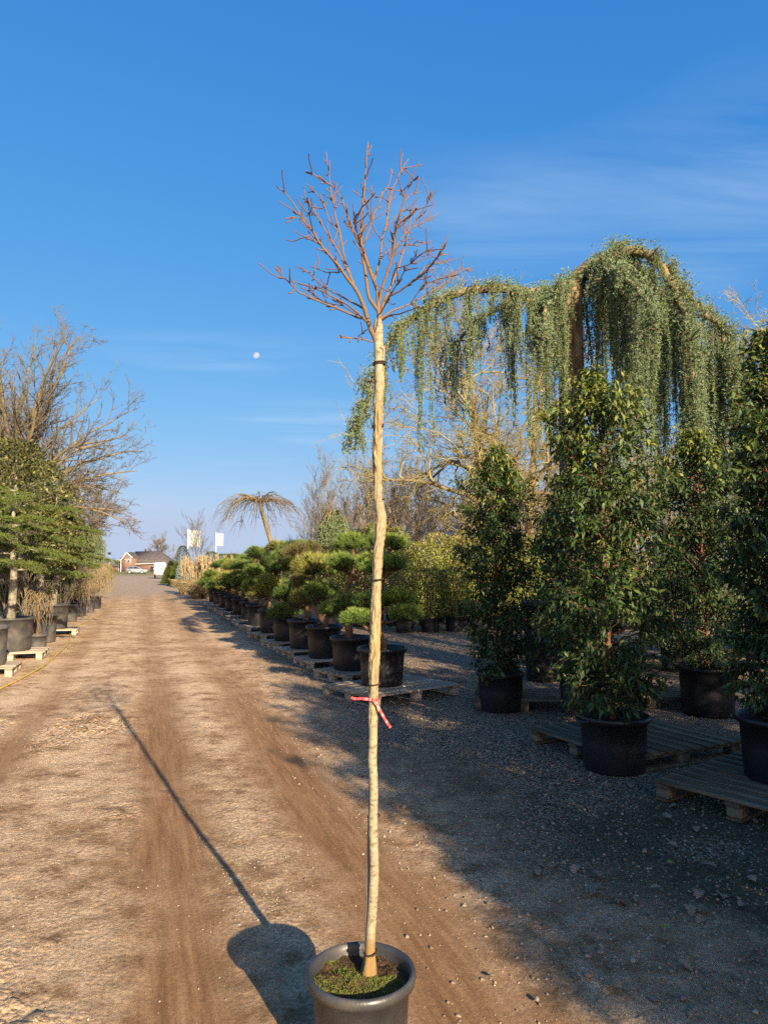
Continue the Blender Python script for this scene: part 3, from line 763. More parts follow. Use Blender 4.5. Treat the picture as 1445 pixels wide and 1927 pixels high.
# tie bands
for py in (685, 803, 940, 1090, 1287, 1537, 1793):
    p = at(np.interp(-py, [-t[1] for t in TR], [t[0] for t in TR]), py, TY)
    r = np.interp(p[2], zs, rs) + (.0035 if py < 1400 else .002)
    a = np.linspace(0, 2 * np.pi, 25)
    t = Tubes()
    for dz in ((0, .007) if py in (685, 803) else (0,)):
        t.add(np.stack((p[0] + .002 + r * 1.04 * np.cos(a), TY + .006 + r * 1.2 * np.sin(a), p[2] + dz + .003 * np.sin(a + 1)), 1) - PO, .0028, 6)
    if py == 685: t.add(np.array([(p[0] + r, TY - .01, p[2]), (p[0] + r + .009, TY - .02, p[2] - .012), (p[0] + r + .017, TY - .02, p[2] - .02)]) - PO, .0022, 5)
    t.build('tie', m_tie, ft)
# support stake behind the trunk
s0, s1 = at(687.5, 1815, TY + .012), at(721, 652, TY + .022)
st_ = empty('support_stake', (s0[0], s0[1], s0[2] - .02), 0, 'thin square wooden stake tied behind the young tree trunk', 'stake')
so = np.array(st_.location)
dv = s1 - s0
g = Geo(); wv = .0065
Vb = boxv((0, 0, .5), (2 * wv, 2 * wv, 1.0)); Vb = np.stack((Vb[:, 0] + dv[0] * Vb[:, 2], Vb[:, 1] + dv[1] * Vb[:, 2], Vb[:, 2] * (dv[2] + .02)), 1)
g.add(Vb, [BOXF]).build('pole', m_stake, st_)
# red ribbon knotted round the trunk
p = at(702, 1315, TY); r = np.interp(p[2], zs, rs) + .003
rb = empty('ribbon', (p[0], TY, p[2]), 0, 'red plastic ribbon knotted round the young tree trunk', 'ribbon')
g = Geo(); a = np.linspace(0, 2 * np.pi, 30)
def strip(P, w, nrm_):
    P = np.array(P, float); T = norm(np.gradient(P, axis=0)); s_ = norm(np.cross(T, nrm_)) * w / 2
    V = np.concatenate((P - s_, P + s_)); k = len(P)
    V = np.concatenate((V, V + np.array(nrm_) * .0012)); i_ = np.arange(k - 1)
    return V, [np.concatenate((np.stack((i_, i_ + 1, i_ + 1 + k, i_ + k), 1), np.stack((i_ + 2 * k, i_ + 3 * k, i_ + 3 * k + 1, i_ + 2 * k + 1), 1)))]
t = Tubes(); t.add(np.stack((r * np.cos(a), r * np.sin(a), .002 * np.sin(a * 2)), 1), .0035, 6); t.build('loop', m_ribbon, rb)
sc = TY / FPX
for nm, q in (('tail', [(0, 0), (-8, -1.5), (-22, -3), (-33, -2), (-40, -4)]), ('tail', [(0, 0), (7, 8), (16, 24), (24, 38), (32, 50)])):
    P = [((x_) * sc, -r - .004 - .004 * math.sin(i_), -y_ * sc) for i_, (x_, y_) in enumerate(q)]
    P = np.array(P); f = np.linspace(0, len(P) - 1, 14)
    P = np.stack([np.interp(f, np.arange(len(P)), P[:, k_]) for k_ in range(3)], 1)
    P[:, 1] += .002 * np.sin(f * 7)
    Vv, Ff = strip(P, .0085, (0.25, -1, .35))
    Geo().add(Vv, Ff).build(nm, m_ribbon, rb, smooth=True)
Vk = np.array(OCT) * .008
Geo().add(Vk + np.array((-.002, -r - .004, 0)), [OCF]).build('knot', m_ribbon, rb, smooth=True)

# ------------------------------------------------------------------ laurels in tubs
def laurel(name, x, y, H, R, label, seed, nbr=90, per=34, z0=0.0, pr=.31, ph=.46, L=.076, light=.0, single=0, taper=None, lowstart=.22, sun_side=True):
    rng = RS(seed)
    e = empty(name, (x, y, z0), rng.uniform(0, 6), label, 'potted shrub', 'potted laurels on the shaded side')
    add_pot(e, pr, ph, m_pot, 0, .84, seed=seed, handles=True)
    tt = Tubes(); zb = ph - .06
    lean = rng.uniform(-.04, .04, 2)
    nz_ = 14; zt = np.linspace(zb, H * .96, nz_)
    tp = np.stack((np.cumsum(rng.normal(0, .012, nz_)) + lean[0] * (zt - zb), np.cumsum(rng.normal(0, .012, nz_)) + lean[1] * (zt - zb), zt), 1)
    tt.add(tp, np.linspace(.024, .006, nz_), 8)
    def trunk_at(z): return np.array([np.interp(z, zt, tp[:, 0]), np.interp(z, zt, tp[:, 1]), z])
    g = Geo(); pos, fw, ln, vr = [], [], [], []
    for b in range(nbr):
        f = (b + rng.rand()) / nbr
        z = zb + .02 + (H * .93 - zb) * f
        az = b * 2.4 + rng.uniform(-.4, .4)
        prof = min(1, (f + .28) / .32) * (1 if f < .68 else max(.10, 1 - ((f - .68) / .34) ** 1.5)) * (1 + .22 * math.sin(f * 23 + seed))
        ln_b = R * prof * rng.uniform(.75, 1.2)
        rise = rng.uniform(.15, .9) + .5 * f
        p0 = trunk_at(z); d = np.array((math.cos(az), math.sin(az), rise)); d = d / math.hypot(d[0], d[1])
        s = np.linspace(0, 1, 6)[:, None]
        P = p0 + d * ln_b * s + np.array((0, 0, -1)) * (s ** 2) * ln_b * rng.uniform(.05, .5)
        P[1:] += rng.normal(0, .012, P[1:].shape)
        tt.add(P, np.linspace(.007, .0025, 6), 4)
        k = int(per * (.5 + ln_b / R))
        q = rng.uniform(.12, 1.05, k) ** .75
        pp = np.stack([np.interp(q, s[:, 0], P[:, c]) for c in range(3)], 1) + rng.normal(0, .035, (k, 3))
        out = norm(d)[None] * .5 + rdir(rng, k) * .7 + np.array((0, 0, -.58))
        pos.append(pp); fw.append(out); ln.append(rng.uniform(.45, 1.25, k) * L)
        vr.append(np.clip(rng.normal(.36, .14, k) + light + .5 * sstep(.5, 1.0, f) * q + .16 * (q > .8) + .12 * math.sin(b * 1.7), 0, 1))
    pos, fw, ln, vr = map(np.concatenate, (pos, fw, ln, vr))
    nrm_ = rdir(rng, len(pos)) * .7 + np.array((0, 0, 1.0))
    tt.build('trunk', m_bark_red, e)
    if single:                              # the leaves nearest the viewer are single parts
        c, s_ = math.cos(e.rotation_euler.z), math.sin(e.rotation_euler.z)
        wy = pos[:, 0] * s_ + pos[:, 1] * c
        cand = np.argsort(wy - .15 * rng.rand(len(wy)))[:single]
        mask = np.zeros(len(pos), bool); mask[cand] = True
        for q in range(single // 60):
            pass
        protos = []
        for vq in np.linspace(.15, .85, 8):
            gl = Geo(); leaves(gl, np.zeros((1, 3)), np.array([[0, 1, 0]]), np.array([[0, 0, 1.0]]), 1.0, .35, vq, LEAF8)
            me = gl.mesh('leaf'); me.materials.append(m_laurel); protos.append(me)
        F_ = norm(fw); S_ = norm(np.cross(F_, nrm_)); N_ = np.cross(S_, F_)
        cr = None
        for k in cand:
            mt = Matrix(((S_[k][0], F_[k][0], N_[k][0], pos[k][0]), (S_[k][1], F_[k][1], N_[k][1], pos[k][1]), (S_[k][2], F_[k][2], N_[k][2], pos[k][2]), (0, 0, 0, 1)))
            o = obj('leaf', protos[int(np.clip((vr[k] - .1) / .1, 0, 7))], None, e)
            o.matrix_local = mt @ Matrix.Scale(ln[k], 4)
        pos, fw, ln, vr, nrm_ = pos[~mask], fw[~mask], ln[~mask], vr[~mask], nrm_[~mask]
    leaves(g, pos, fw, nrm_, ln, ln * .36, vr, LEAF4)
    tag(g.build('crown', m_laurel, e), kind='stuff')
    return e

def spot(px, py, r, z=0.0):
    q = gnd(px, py, z); k = (q[1] + r * .85) / q[1]
    return (q[0] * k, q[1] * k)
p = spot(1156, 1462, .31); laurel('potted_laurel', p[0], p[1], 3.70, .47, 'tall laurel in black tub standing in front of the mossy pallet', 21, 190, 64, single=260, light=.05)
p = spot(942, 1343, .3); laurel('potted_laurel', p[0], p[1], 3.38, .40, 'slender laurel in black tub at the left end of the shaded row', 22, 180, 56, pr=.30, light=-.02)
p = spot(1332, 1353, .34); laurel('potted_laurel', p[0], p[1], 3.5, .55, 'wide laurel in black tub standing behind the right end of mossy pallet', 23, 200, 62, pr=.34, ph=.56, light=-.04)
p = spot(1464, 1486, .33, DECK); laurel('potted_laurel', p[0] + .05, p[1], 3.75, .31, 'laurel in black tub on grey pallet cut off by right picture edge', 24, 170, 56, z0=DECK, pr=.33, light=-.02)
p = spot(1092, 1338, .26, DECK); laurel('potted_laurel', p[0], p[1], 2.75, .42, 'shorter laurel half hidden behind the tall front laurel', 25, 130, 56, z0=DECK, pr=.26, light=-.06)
# the same row goes on past the camera and shades the ground
src = laurel('potted_laurel', *uv(0.3, 3.85), 3.95, .62, 'broad laurel of the row that goes on beside the viewer', 26, 110, 44, L=.11)
src['group'] = 'laurels of the row beside the viewer'
rng = RS(77)
for v0, us in ((3.7, (-11.4, -10.4, -9.3, -8.3, -7.2, -6.2, -5.2, -4.2, -3.2, -2.1, -1.0)), (5.2, (-8.0, -6.7, -5.4, -4.2, -3.0, -1.8, -.6, .5)), (6.6, (-4.8, -3.5, -2.2, -.9, .4)), (8.1, (-4.4, -3.0, -1.6, -.2)), (9.6, (-3.0, -1.4, .2))):
    for u0 in us:
        c = copy_tree(src); x_, y_ = uv(u0 + rng.uniform(-.15, .15), v0 + rng.uniform(-.12, .12))
        c.location = (x_, y_, 0); c.rotation_euler.z = rng.uniform(0, 6.28); s_ = rng.uniform(.97, 1.12); c.scale = (s_, s_, s_)

# tall stacked tub and pallets on the right
p = gnd(1024, 1284)
e = empty('tall_black_tub', (p[0], p[1] + .2, 0), .3, 'tall black plastic tub standing behind the slender laurel', 'tub')
V, F = lathe([(.001, .01), (.215, 0), (.23, .03), (.262, 1.12), (.30, 1.125), (.305, 1.17), (.30, 1.20), (.27, 1.20), (.262, 1.16), (.25, .9), (.001, .88)], 40)
Geo().add(V, F).build('body', m_pot, e, smooth=True)
V, F = lathe([(.001, 1.16), (.14, 1.20), (.19, 1.19), (.25, 1.14), (.25, 1.10)], 24, .05)
Geo().add(V, F).build('stone_filling', m_stone1, e)
p0, p1 = gnd(966, 1345, .13), gnd(1300, 1345, .13)
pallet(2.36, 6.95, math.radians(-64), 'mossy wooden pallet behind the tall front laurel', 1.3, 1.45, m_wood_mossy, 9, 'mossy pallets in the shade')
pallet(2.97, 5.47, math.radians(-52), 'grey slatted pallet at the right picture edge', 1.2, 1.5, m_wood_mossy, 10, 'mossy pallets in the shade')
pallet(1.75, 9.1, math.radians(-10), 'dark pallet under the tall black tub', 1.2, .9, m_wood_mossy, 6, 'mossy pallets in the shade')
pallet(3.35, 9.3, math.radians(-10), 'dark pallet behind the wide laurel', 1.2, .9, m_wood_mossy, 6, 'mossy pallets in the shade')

# ------------------------------------------------------------------ weeping blue cedar
CY = 11.0
cb = at(1078, 1100, CY)
wc = empty('weeping_cedar', (cb[0], CY, 0), 0, 'large weeping blue cedar with hanging curtains behind the laurels', 'tree')
WO = np.array((cb[0], CY, 0))
rng = RS(31)
tk = Tubes()
tp = [(1080, 1240), (1079, 1100), (1077, 950), (1075, 800), (1074, 700), (1075, 620), (1075, 560), (1085, 525), (1110, 500)]
P = np.array([at(a_, b_, CY) for a_, b_ in tp]) - WO; P[0, 2] = 0
tk.add(P, np.array([.26, .21, .20, .195, .19, .185, .17, .14, .11]), 14)
ARMS = [  # pixel path, depth at start and end, radii, strand length range
 ([(1075, 560), (1040, 552), (1000, 548), (950, 546), (905, 543), (860, 547), (820, 568), (780, 596), (745, 628), (722, 662)], 0, -.6, (.09, .045), (1.0, 2.7)),
 ([(722, 662), (705, 705), (690, 750), (672, 800), (660, 835)], -.6, -.7, (.035, .012), (.25, .95)),
 ([(1080, 555), (1030, 560), (980, 556), (940, 580), (900, 600), (860, 640), (830, 680)], .2, 1.0, (.07, .02), (.6, 1.6)),
 ([(1075, 570), (1020, 575), (985, 560), (960, 552)], 0, -1.0, (.07, .03), (1.2, 2.4)),
 ([(1110, 500), (1150, 482), (1190, 474), (1215, 476), (1245, 500), (1265, 540), (1283, 580)], 0, -.5, (.09, .05), (1.4, 3.8)),
 ([(1283, 580), (1296, 640), (1300, 720), (1305, 800)], -.5, -.9, (.045, .015), (1.2, 3.0)),
 ([(1215, 476), (1262, 515), (1298, 560), (1325, 590), (1350, 608), (1378, 648), (1398, 700), (1408, 760)], -.1, .3, (.07, .02), (1.6, 4.2)),
 ([(1150, 482), (1180, 500), (1220, 530), (1240, 580), (1262, 640)], 0, 1.4, (.06, .02), (1.4, 3.8)),
 ([(1095, 515), (1120, 520), (1160, 540), (1190, 580), (1200, 640)], 0, -1.4, (.07, .02), (.8, 2.4)),
 ([(1085, 525), (1060, 530), (1045, 545), (1030, 580), (1020, 640)], 0, -1.2, (.06, .02), (.8, 2.4)),
 ([(1110, 500), (1140, 505), (1170, 520), (1215, 560), (1235, 620)], 0, -2.0, (.06, .02), (.9, 2.4)),
 ([(1350, 608), (1372, 690), (1390, 780), (1402, 860)], .2, -.4, (.03, .012), (1.0, 2.8)),
 ([(1110, 500), (1160, 470), (1200, 500), (1260, 580), (1320, 680), (1345, 760)], .2, 1.0, (.06, .02), (1.0, 3.0)),
]
gw = Geo()
NP, ND, NL, NV = [], [], [], []
def strand(p0, ln, var0, dens=102, spread=.036):
    n_ = 7; s = np.linspace(0, 1, n_)
    Pn = p0 + np.stack((np.cumsum(rng.normal(0, .022, n_)), np.cumsum(rng.normal(0, .022, n_)), -ln * s), 1)
    Pn[0] = p0
    tk2.add(Pn, np.linspace(.006, .002, n_), 3, .5)
    k = int(dens * ln)
    q = rng.rand(k)
    c = np.stack([np.interp(q, s, Pn[:, a_]) for a_ in range(3)], 1)
    w = spread * (1.15 - .75 * q) * (0.55 + .45 * np.sin(q * rng.uniform(4, 12) + rng.uniform(0, 6)))
    off = rng.normal(0, 1, (k, 3)) * np.abs(w)[:, None] * np.array((1, 1, 1.5))
    c = c + off
    m_ = 5
    cc = np.repeat(c, m_, 0); dd = rdir(rng, k * m_) + np.repeat(norm(off + 1e-6), m_, 0) * .5 + np.array((0, 0, -.75))
    NP.append(cc); ND.append(dd); NL.append(rng.uniform(.02, .04, k * m_)); NV.append(np.repeat(np.clip(var0 + rng.normal(0, .13, k), 0, 1), m_))
tk2 = Tubes()
for path, d0, d1, rad, lr in ARMS:
    n_ = 16; k = np.arange(len(path)); f = np.linspace(0, len(path) - 1, n_)
    px_, py_ = np.interp(f, k, [q[0] for q in path]), np.interp(f, k, [q[1] for q in path])
    Yd = CY + d0 + (d1 - d0) * np.linspace(0, 1, n_)
    A = np.array([at(a_, b_, c_) for a_, b_, c_ in zip(px_, py_, Yd)]) - WO
    A[1:-1] += rng.normal(0, .018, A[1:-1].shape)
    tk.add(A, np.linspace(rad[0], rad[1], n_), 8)
    alen = np.linalg.norm(np.diff(A, axis=0), axis=1).sum()
    nr = int(alen * 6.0)
    for q in range(nr):
        fi = (q + rng.uniform(-.4, 1.4)) / nr * (n_ - 1); fi = min(max(fi, 0), n_ - 1.001)
        p0 = np.array([np.interp(fi, np.arange(n_), A[:, c_]) for c_ in range(3)])
        lnr = lr[0] * .7 + (lr[1] * 1.1 - lr[0] * .7) * rng.rand() ** (.9 if path[-1][0] > 1150 else 1.5)
        cx_ = rng.normal(0, .13, 3) * np.array((.6, 1.3, .2)); tone = rng.choice([.26, .42, .6, .72])
        for w_ in range(rng.randint(4, 8)):
            side = cx_ + rng.normal(0, .055, 3) * np.array((1, 1, .6))
            ln = lnr * rng.uniform(.45, 1.0); ln = min(ln, p0[2] + side[2] - .15)
            if abs(p0[0] + side[0]) < .22 and p0[1] + side[1] < .15 and (rng.rand() < .72 or ln > 1.6): continue
            tk2.add([p0, p0 + side * .6 + (0, 0, .03), p0 + side], np.array([.008, .006, .005]), 3, .5)
            strand(p0 + side, ln, tone + rng.normal(0, .06))
    # foliage sitting on top of the arm
    k2 = int(alen * 520)
    fi = rng.rand(k2) * (n_ - 1)
    c = np.stack([np.interp(fi, np.arange(n_), A[:, c_]) for c_ in range(3)], 1) + rng.normal(0, 1, (k2, 3)) * np.array((.07, .12, .06)) + np.array((0, -.03, .03))
    m_ = 9; keep = np.repeat(rng.rand(k2) < (.55 + .45 * np.sin(fi * 1.7 + rad[0] * 50)), m_)
    cc = np.repeat(c, m_, 0)[keep]; dd = rdir(rng, len(cc)) + np.array((0, 0, .35))
    NP.append(cc); ND.append(dd); NL.append(rng.uniform(.025, .05, len(cc))); NV.append(np.repeat(np.clip(rng.normal(.62, .15, k2), 0, 1), m_)[keep])
needles(gw, np.concatenate(NP), np.concatenate(ND), np.concatenate(NL), .0112, np.concatenate(NV), rng)
tk.build('trunk', m_bark_cedar, wc)
tk2.build('hanging_twigs', m_bark_oak, wc)
tag(gw.build('crown', m_cedar_blue, wc), kind='stuff')

# ------------------------------------------------------------------ cloud-pruned pines
PADS = []
for s in range(4):
    rng = RS(100 + s); g = Geo(); m_ = 17
    # shoots gathered into lobes over a flattened dome
    nl = 17; lt = np.arange(nl) * 2.4 + rng.uniform(-.3, .3, nl); lu = np.concatenate((np.linspace(1, .12, nl - 5), np.full(5, -.05)))
    lr_ = np.sqrt(np.maximum(0, 1 - lu ** 2)) * rng.uniform(.8, 1.15, nl)
    LC = np.stack((lr_ * np.cos(lt) * .30, lr_ * np.sin(lt) * .30, lu * .17), 1)
    ns_ = 26; c = np.repeat(LC, ns_, 0) + rng.normal(0, 1, (nl * ns_, 3)) * np.array((.062, .062, .04))
    lobe = np.repeat(rng.normal(0, .12, nl), ns_); u_ = np.clip(c[:, 2] / .2, -1, 1)
    out = norm(c * np.array((1, 1, 1.2)) + np.array((0, 0, .16)) + rng.normal(0, .05, c.shape))
    cc = np.repeat(c, m_, 0); dd = np.repeat(out, m_, 0) + rng.normal(0, .46, (len(c) * m_, 3)) + np.array((0, 0, .25))
    nn_ = len(cc)
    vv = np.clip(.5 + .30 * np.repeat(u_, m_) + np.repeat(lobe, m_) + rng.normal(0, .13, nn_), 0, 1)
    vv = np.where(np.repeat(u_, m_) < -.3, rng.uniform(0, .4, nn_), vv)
    needles(g, cc, dd, rng.uniform(.07, .145, nn_), .0075, vv, rng)
    me = []
    m0 = g.mesh('needle_pad')
    for pm in PINE_MATS:
        m1 = m0.copy(); m1.materials.append(pm); me.append(m1)
    # twiggy dark inside
    a = rdir(rng, 260) * np.array((.27, .27, .14)) * rng.uniform(.5, 1.0, (260, 1))
    gi = Geo(); needles(gi, a * .3, a, .28, .012, .2, rng)
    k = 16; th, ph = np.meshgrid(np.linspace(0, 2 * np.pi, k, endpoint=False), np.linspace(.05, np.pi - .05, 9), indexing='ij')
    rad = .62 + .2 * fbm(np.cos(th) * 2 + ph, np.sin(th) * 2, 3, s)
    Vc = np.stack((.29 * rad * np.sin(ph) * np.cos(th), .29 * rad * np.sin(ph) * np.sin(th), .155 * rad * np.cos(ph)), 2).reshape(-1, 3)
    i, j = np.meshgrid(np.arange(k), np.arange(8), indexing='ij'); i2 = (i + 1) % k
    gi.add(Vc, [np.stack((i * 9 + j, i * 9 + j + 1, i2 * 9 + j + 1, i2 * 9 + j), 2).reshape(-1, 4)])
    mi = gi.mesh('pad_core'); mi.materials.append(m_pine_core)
    PADS.append((me, mi))

def niwaki(px, py_base, Y, potr, poth, pads, label, seed, tone=0, z0=DECK, name='cloud_pine'):
    """pads: (px, py, width px, height px, depth offset)"""
    rng = RS(seed)
    b = at(px, 1063, Y)
    e = empty(name, (b[0], Y, z0), 0, label, 'pine', 'cloud-pruned pines in tubs beside the track')
    O = np.array((b[0], Y, z0))
    add_pot(e, potr, poth, m_pot, 0, .80, seed=seed, lip=.035)
    C = [(at(q[0], q[1], Y + q[4]) - O, q) for q in pads]
    top = max(C, key=lambda t: t[0][2])[0]
    t = Tubes()
    n_ = 9; s = np.linspace(0, 1, n_)
    base = np.array((rng.uniform(-.05, .05), 0, poth - .09))
    TP = base + (top - base) * s[:, None]
    TP[:, 0] += .10 * np.sin(s * np.pi * 2 + seed) * (1 - s) ** .5 * (s > 0)
    TP[:, 1] += .06 * np.sin(s * np.pi * 1.7 + seed * 2) * (s > 0)
    t.add(TP, np.linspace(.066, .026, n_), 8)
    for c, q in C:
        if np.allclose(c, top): continue
        zb = max(base[2] + .1, c[2] - rng.uniform(.10, .28)); k = np.interp(zb, TP[:, 2], np.arange(n_))
        p0 = np.array([np.interp(k, np.arange(n_), TP[:, a_]) for a_ in range(3)])
        mid = (p0 + c) / 2 + np.array((rng.uniform(-.05, .05), rng.uniform(-.05, .05), -.04))
        t.add([p0, (p0 + mid) / 2 + rng.normal(0, .015, 3), mid, (mid + c) / 2, c], np.linspace(.03, .014, 5), 6)
    t.build('trunk', m_bark_pine, e)
    for i_, (c, q) in enumerate(C):
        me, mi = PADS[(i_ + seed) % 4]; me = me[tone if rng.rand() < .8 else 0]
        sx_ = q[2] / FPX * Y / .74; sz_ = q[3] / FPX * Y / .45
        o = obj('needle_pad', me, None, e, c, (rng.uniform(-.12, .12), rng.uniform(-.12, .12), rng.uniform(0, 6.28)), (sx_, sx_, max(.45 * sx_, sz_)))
        obj('inner_twigs', mi, None, o)
    return e

NW = [
 ((719, 0, 9.75, .345, .50), [(763, 1160, 62, 36, -.2), (744, 1130, 66, 34, .15), (672, 1166, 56, 34, -.25), (700, 1133, 60, 34, .3), (744, 1026, 46, 36, .1), (712, 1018, 46, 32, .2), (738, 1066, 56, 36, -.1), (706, 1072, 50, 34, .25)],
  'nearest cloud-pruned pine in round black tub beside the young tree'),
 ((662, 0, 11.2, .34, .50), [(661, 1024, 58, 36, 0), (640, 1064, 56, 40, -.2), (690, 1062, 50, 34, .2), (648, 1142, 56, 36, -.3), (682, 1140, 48, 34, .3), (624, 1150, 44, 34, .1)],
  'cloud pine with bare orange trunk, second from the young tree'),
 ((611, 0, 12.6, .33, .55), [(584, 1070, 62, 48, 0), (604, 1120, 60, 44, -.2), (630, 1138, 48, 40, .1), (577, 1128, 50, 42, .2), (618, 1076, 40, 40, .3)],
  'olive tinted cloud pine with wide domed top, third in the row'),
 ((573, 0, 14.0, .33, .55), [(560, 1040, 44, 30, 0), (584, 1036, 40, 30, .3), (570, 1100, 46, 40, -.2), (590, 1110, 44, 36, .2), (566, 1136, 44, 40, 0)],
  'brownish cloud pine, fourth in the row of tubs'),
 ((541, 0, 15.4, .33, .55), [(569, 1030, 46, 24, .4), (549, 1036, 50, 30, 0), (530, 1049, 34, 26, -.2), (548, 1066, 46, 36, .1), (543, 1122, 48, 44, -.1), (533, 1155, 52, 34, -.2), (560, 1128, 38, 34, .2)],
  'dark green dense cloud pine, fifth in the row of tubs'),
 ((512, 0, 17.2, .33, .55), [(521, 1031, 38, 22, 0), (508, 1062, 36, 26, .1), (522, 1072, 30, 26, -.2), (505, 1100, 46, 34, -.1), (525, 1105, 40, 32, .2), (492, 1118, 40, 32, -.1)],
  'cloud pine with small rounded top pad, sixth in the row of tubs'),
 ((489, 0, 19.2, .36, .55), [(488, 1046, 38, 26, 0), (500, 1068, 34, 24, .2), (478, 1076, 34, 26, -.2), (488, 1100, 50, 34, 0), (505, 1108, 30, 26, .2), (474, 1106, 30, 28, -.2)],
  'bright green cloud pine, seventh in the row of tubs'),
]
for (px_, _, Y_, r_, h_), pads, lab in NW:
    niwaki(px_, 0, Y_, r_, h_, pads, lab, int(px_), {719: 3, 662: 3, 611: 1, 573: 2, 541: 0, 512: 1, 489: 3}[px_])
    x_ = at(px_, 1063, Y_)[0]
    pallet(x_ + .12, Y_ + .02, math.radians(22 + (px_ * 7) % 19), 'pallet under the ' + lab.split(',')[0].split(' with')[0].split(' in ')[0] + (' beside the young tree' if px_ == 719 else ', row place %s' % {662: 'two', 611: 'three', 573: 'four', 541: 'five', 512: 'six', 489: 'seven'}[px_]), 1.5 if px_ == 719 else 1.15, 1.15 if px_ == 719 else .9, m_wood, 7 if px_ == 719 else 6)
rng = RS(8)
for i_, lab in enumerate(('eighth', 'ninth', 'tenth', 'eleventh', 'twelfth', 'thirteenth')):
    Y_ = 21.2 + i_ * 2.0
    u0 = (Y_ - 3.15 * RV[1]) / RU[1]; x_ = u0 * RU[0] + 3.15 * RV[0]
    c0 = 722.5 + x_ / Y_ * FPX; k = FPX / Y_
    hgt = rng.uniform(1.75, 2.15) if i_ < 3 else rng.uniform(1.6, 1.95)
    pads = [(c0 + rng.uniform(-.1, .1) * k, 1063 - (hgt - 1.75) * k, .55 * k, .32 * k, 0)]
    for q in range(6):
        zz_ = rng.uniform(.85, hgt - .3); sd = (-1) ** q
        pads.append((c0 + sd * rng.uniform(.15, .5) * k, 1063 - (zz_ - 1.75) * k, rng.uniform(.5, .75) * k, rng.uniform(.3, .42) * k, rng.uniform(-.3, .3)))
    niwaki(c0, 0, Y_, .36, .52, pads, 'cloud-pruned pine, %s in the row counted from the young tree' % lab, 300 + i_, (0, 3, 1, 0, 3, 0)[i_])
    pallet(x_, Y_, math.radians(20), 'pallet under the %s pine of the row' % lab, 1.1, .85, m_wood, 6)

# ------------------------------------------------------------------ leafy shrubs in pots behind the pines
def shrub_mesh(seed, H, R, n_, leaf, mat, tm=LEAF2, dome=.25, lo=0.25):
    rng = RS(seed); g = Geo()
    zf = rng.rand(n_); th = rng.uniform(0, 6.28, n_)
    prof = np.minimum(1, (zf + .15) / .3) * np.where(zf < .7, 1, np.sqrt(np.maximum(0, 1 - ((zf - .7) / .32) ** 2)))
    bump_ = .8 + .4 * fbm(th * 1.6 + 5, zf * 5, 3, seed)
    rr_ = R * prof * bump_ * np.sqrt(rng.uniform(.25, 1, n_))
    c = np.stack((rr_ * np.cos(th), rr_ * np.sin(th), lo + zf * (H - lo) * (.9 + .12 * bump_)), 1)
    d = np.stack((np.cos(th) * .6, np.sin(th) * .6, np.full(n_, .35)), 1) + rdir(rng, n_) * .9
    red = fbm(th * 1.2 + 9, zf * 3, 2, seed + 4)
    v = np.clip(.18 + .38 * rng.rand(n_) + .55 * sstep(.45, 1, zf) * red + .1 * (rr_ / R), 0, 1)
    leaves(g, c, d, rdir(rng, n_) + np.array((0, 0, .8)), rng.uniform(.7, 1.3, n_) * leaf, leaf * .5, v, tm)
    me = g.mesh('crown'); me.materials.append(mat)
    t = Tubes()
    for q in range(7):
        a_ = q * .9; e_ = np.array((math.cos(a_) * R * .5, math.sin(a_) * R * .5, H * .75))
        t.add([(0, 0, .2), e_ * .3 + (0, 0, .15), e_ * .65, e_], np.array([.02, .016, .011, .005]), 5)
    mt = t.into(Geo()).mesh('stem', True); mt.materials.append(m_bark_red)
    return me, mt
SH = [shrub_mesh(40 + q, 2.1 + .25 * q, .55, 3400, .075, m_photinia) for q in range(3)]
LOWL = [shrub_mesh(50 + q, 1.45, .50, 2600, .075, m_photinia) for q in range(2)]
rng = RS(91); cnt = 0
ORD = ('first', 'second', 'third', 'fourth', 'fifth', 'sixth', 'seventh', 'eighth', 'ninth', 'tenth', 'eleventh', 'twelfth', 'thirteenth', 'fourteenth', 'fifteenth', 'sixteenth', 'seventeenth', 'eighteenth')
_ps = lathe(pot_profile(.27, .40, .85, .02), 28); PSM = Geo().add(*_ps).mesh('pot', True); PSM.materials.append(m_pot)
def potted_shrub(x, y, mm, label, group, s=1.0):
    e = empty('potted_shrub', (x, y, 0), rng.uniform(0, 6.28), label, 'potted shrub', group)
    obj('pot', PSM, None, e); obj('stem', mm[1], None, e, (0, 0, .1)); tag(obj('crown', mm[0], None, e, (0, 0, .12), None, (s, s, s * rng.uniform(.94, 1.06))), kind='stuff')
    return e
# front row: low yellow green shrubs (pots visible), then taller reddish rows
for q in range(11):
    x_ = .55 + q * .66; y_ = 18.8 + .12 * q + rng.uniform(-.1, .1)
    potted_shrub(x_, y_, LOWL[q % 2], '%s low yellow-green shrub from the left in front of the tall hedge' % ORD[q], 'low shrubs in pots')
for r_ in range(2):
    for q in range(10):
        x_ = -1.6 + q * .95 + r_ * .4; y_ = 20.6 + r_ * 1.5 + .1 * q + rng.uniform(-.2, .2)
        potted_shrub(x_, y_, SH[(q + r_) % 3], ('tall yellow-green shrub in the front row of the hedge', 'tall reddish tipped shrub in the rear row of the hedge')[r_], ('front hedge row', 'rear hedge row')[r_], rng.uniform(.92, 1.12))
SHD = [shrub_mesh(95 + q, 2.3, .62, 3000, .085, m_laurel, LEAF2) for q in range(2)]
for q in range(14):     # darker green shrubs in the shade on the far right
    x_ = 3.0 + q * .62; y_ = 12.0 + (q % 3) * 1.1
    potted_shrub(x_, y_, SHD[q % 2], 'shaded leafy shrub below the weeping cedar', 'shaded shrubs below the cedar', .95)

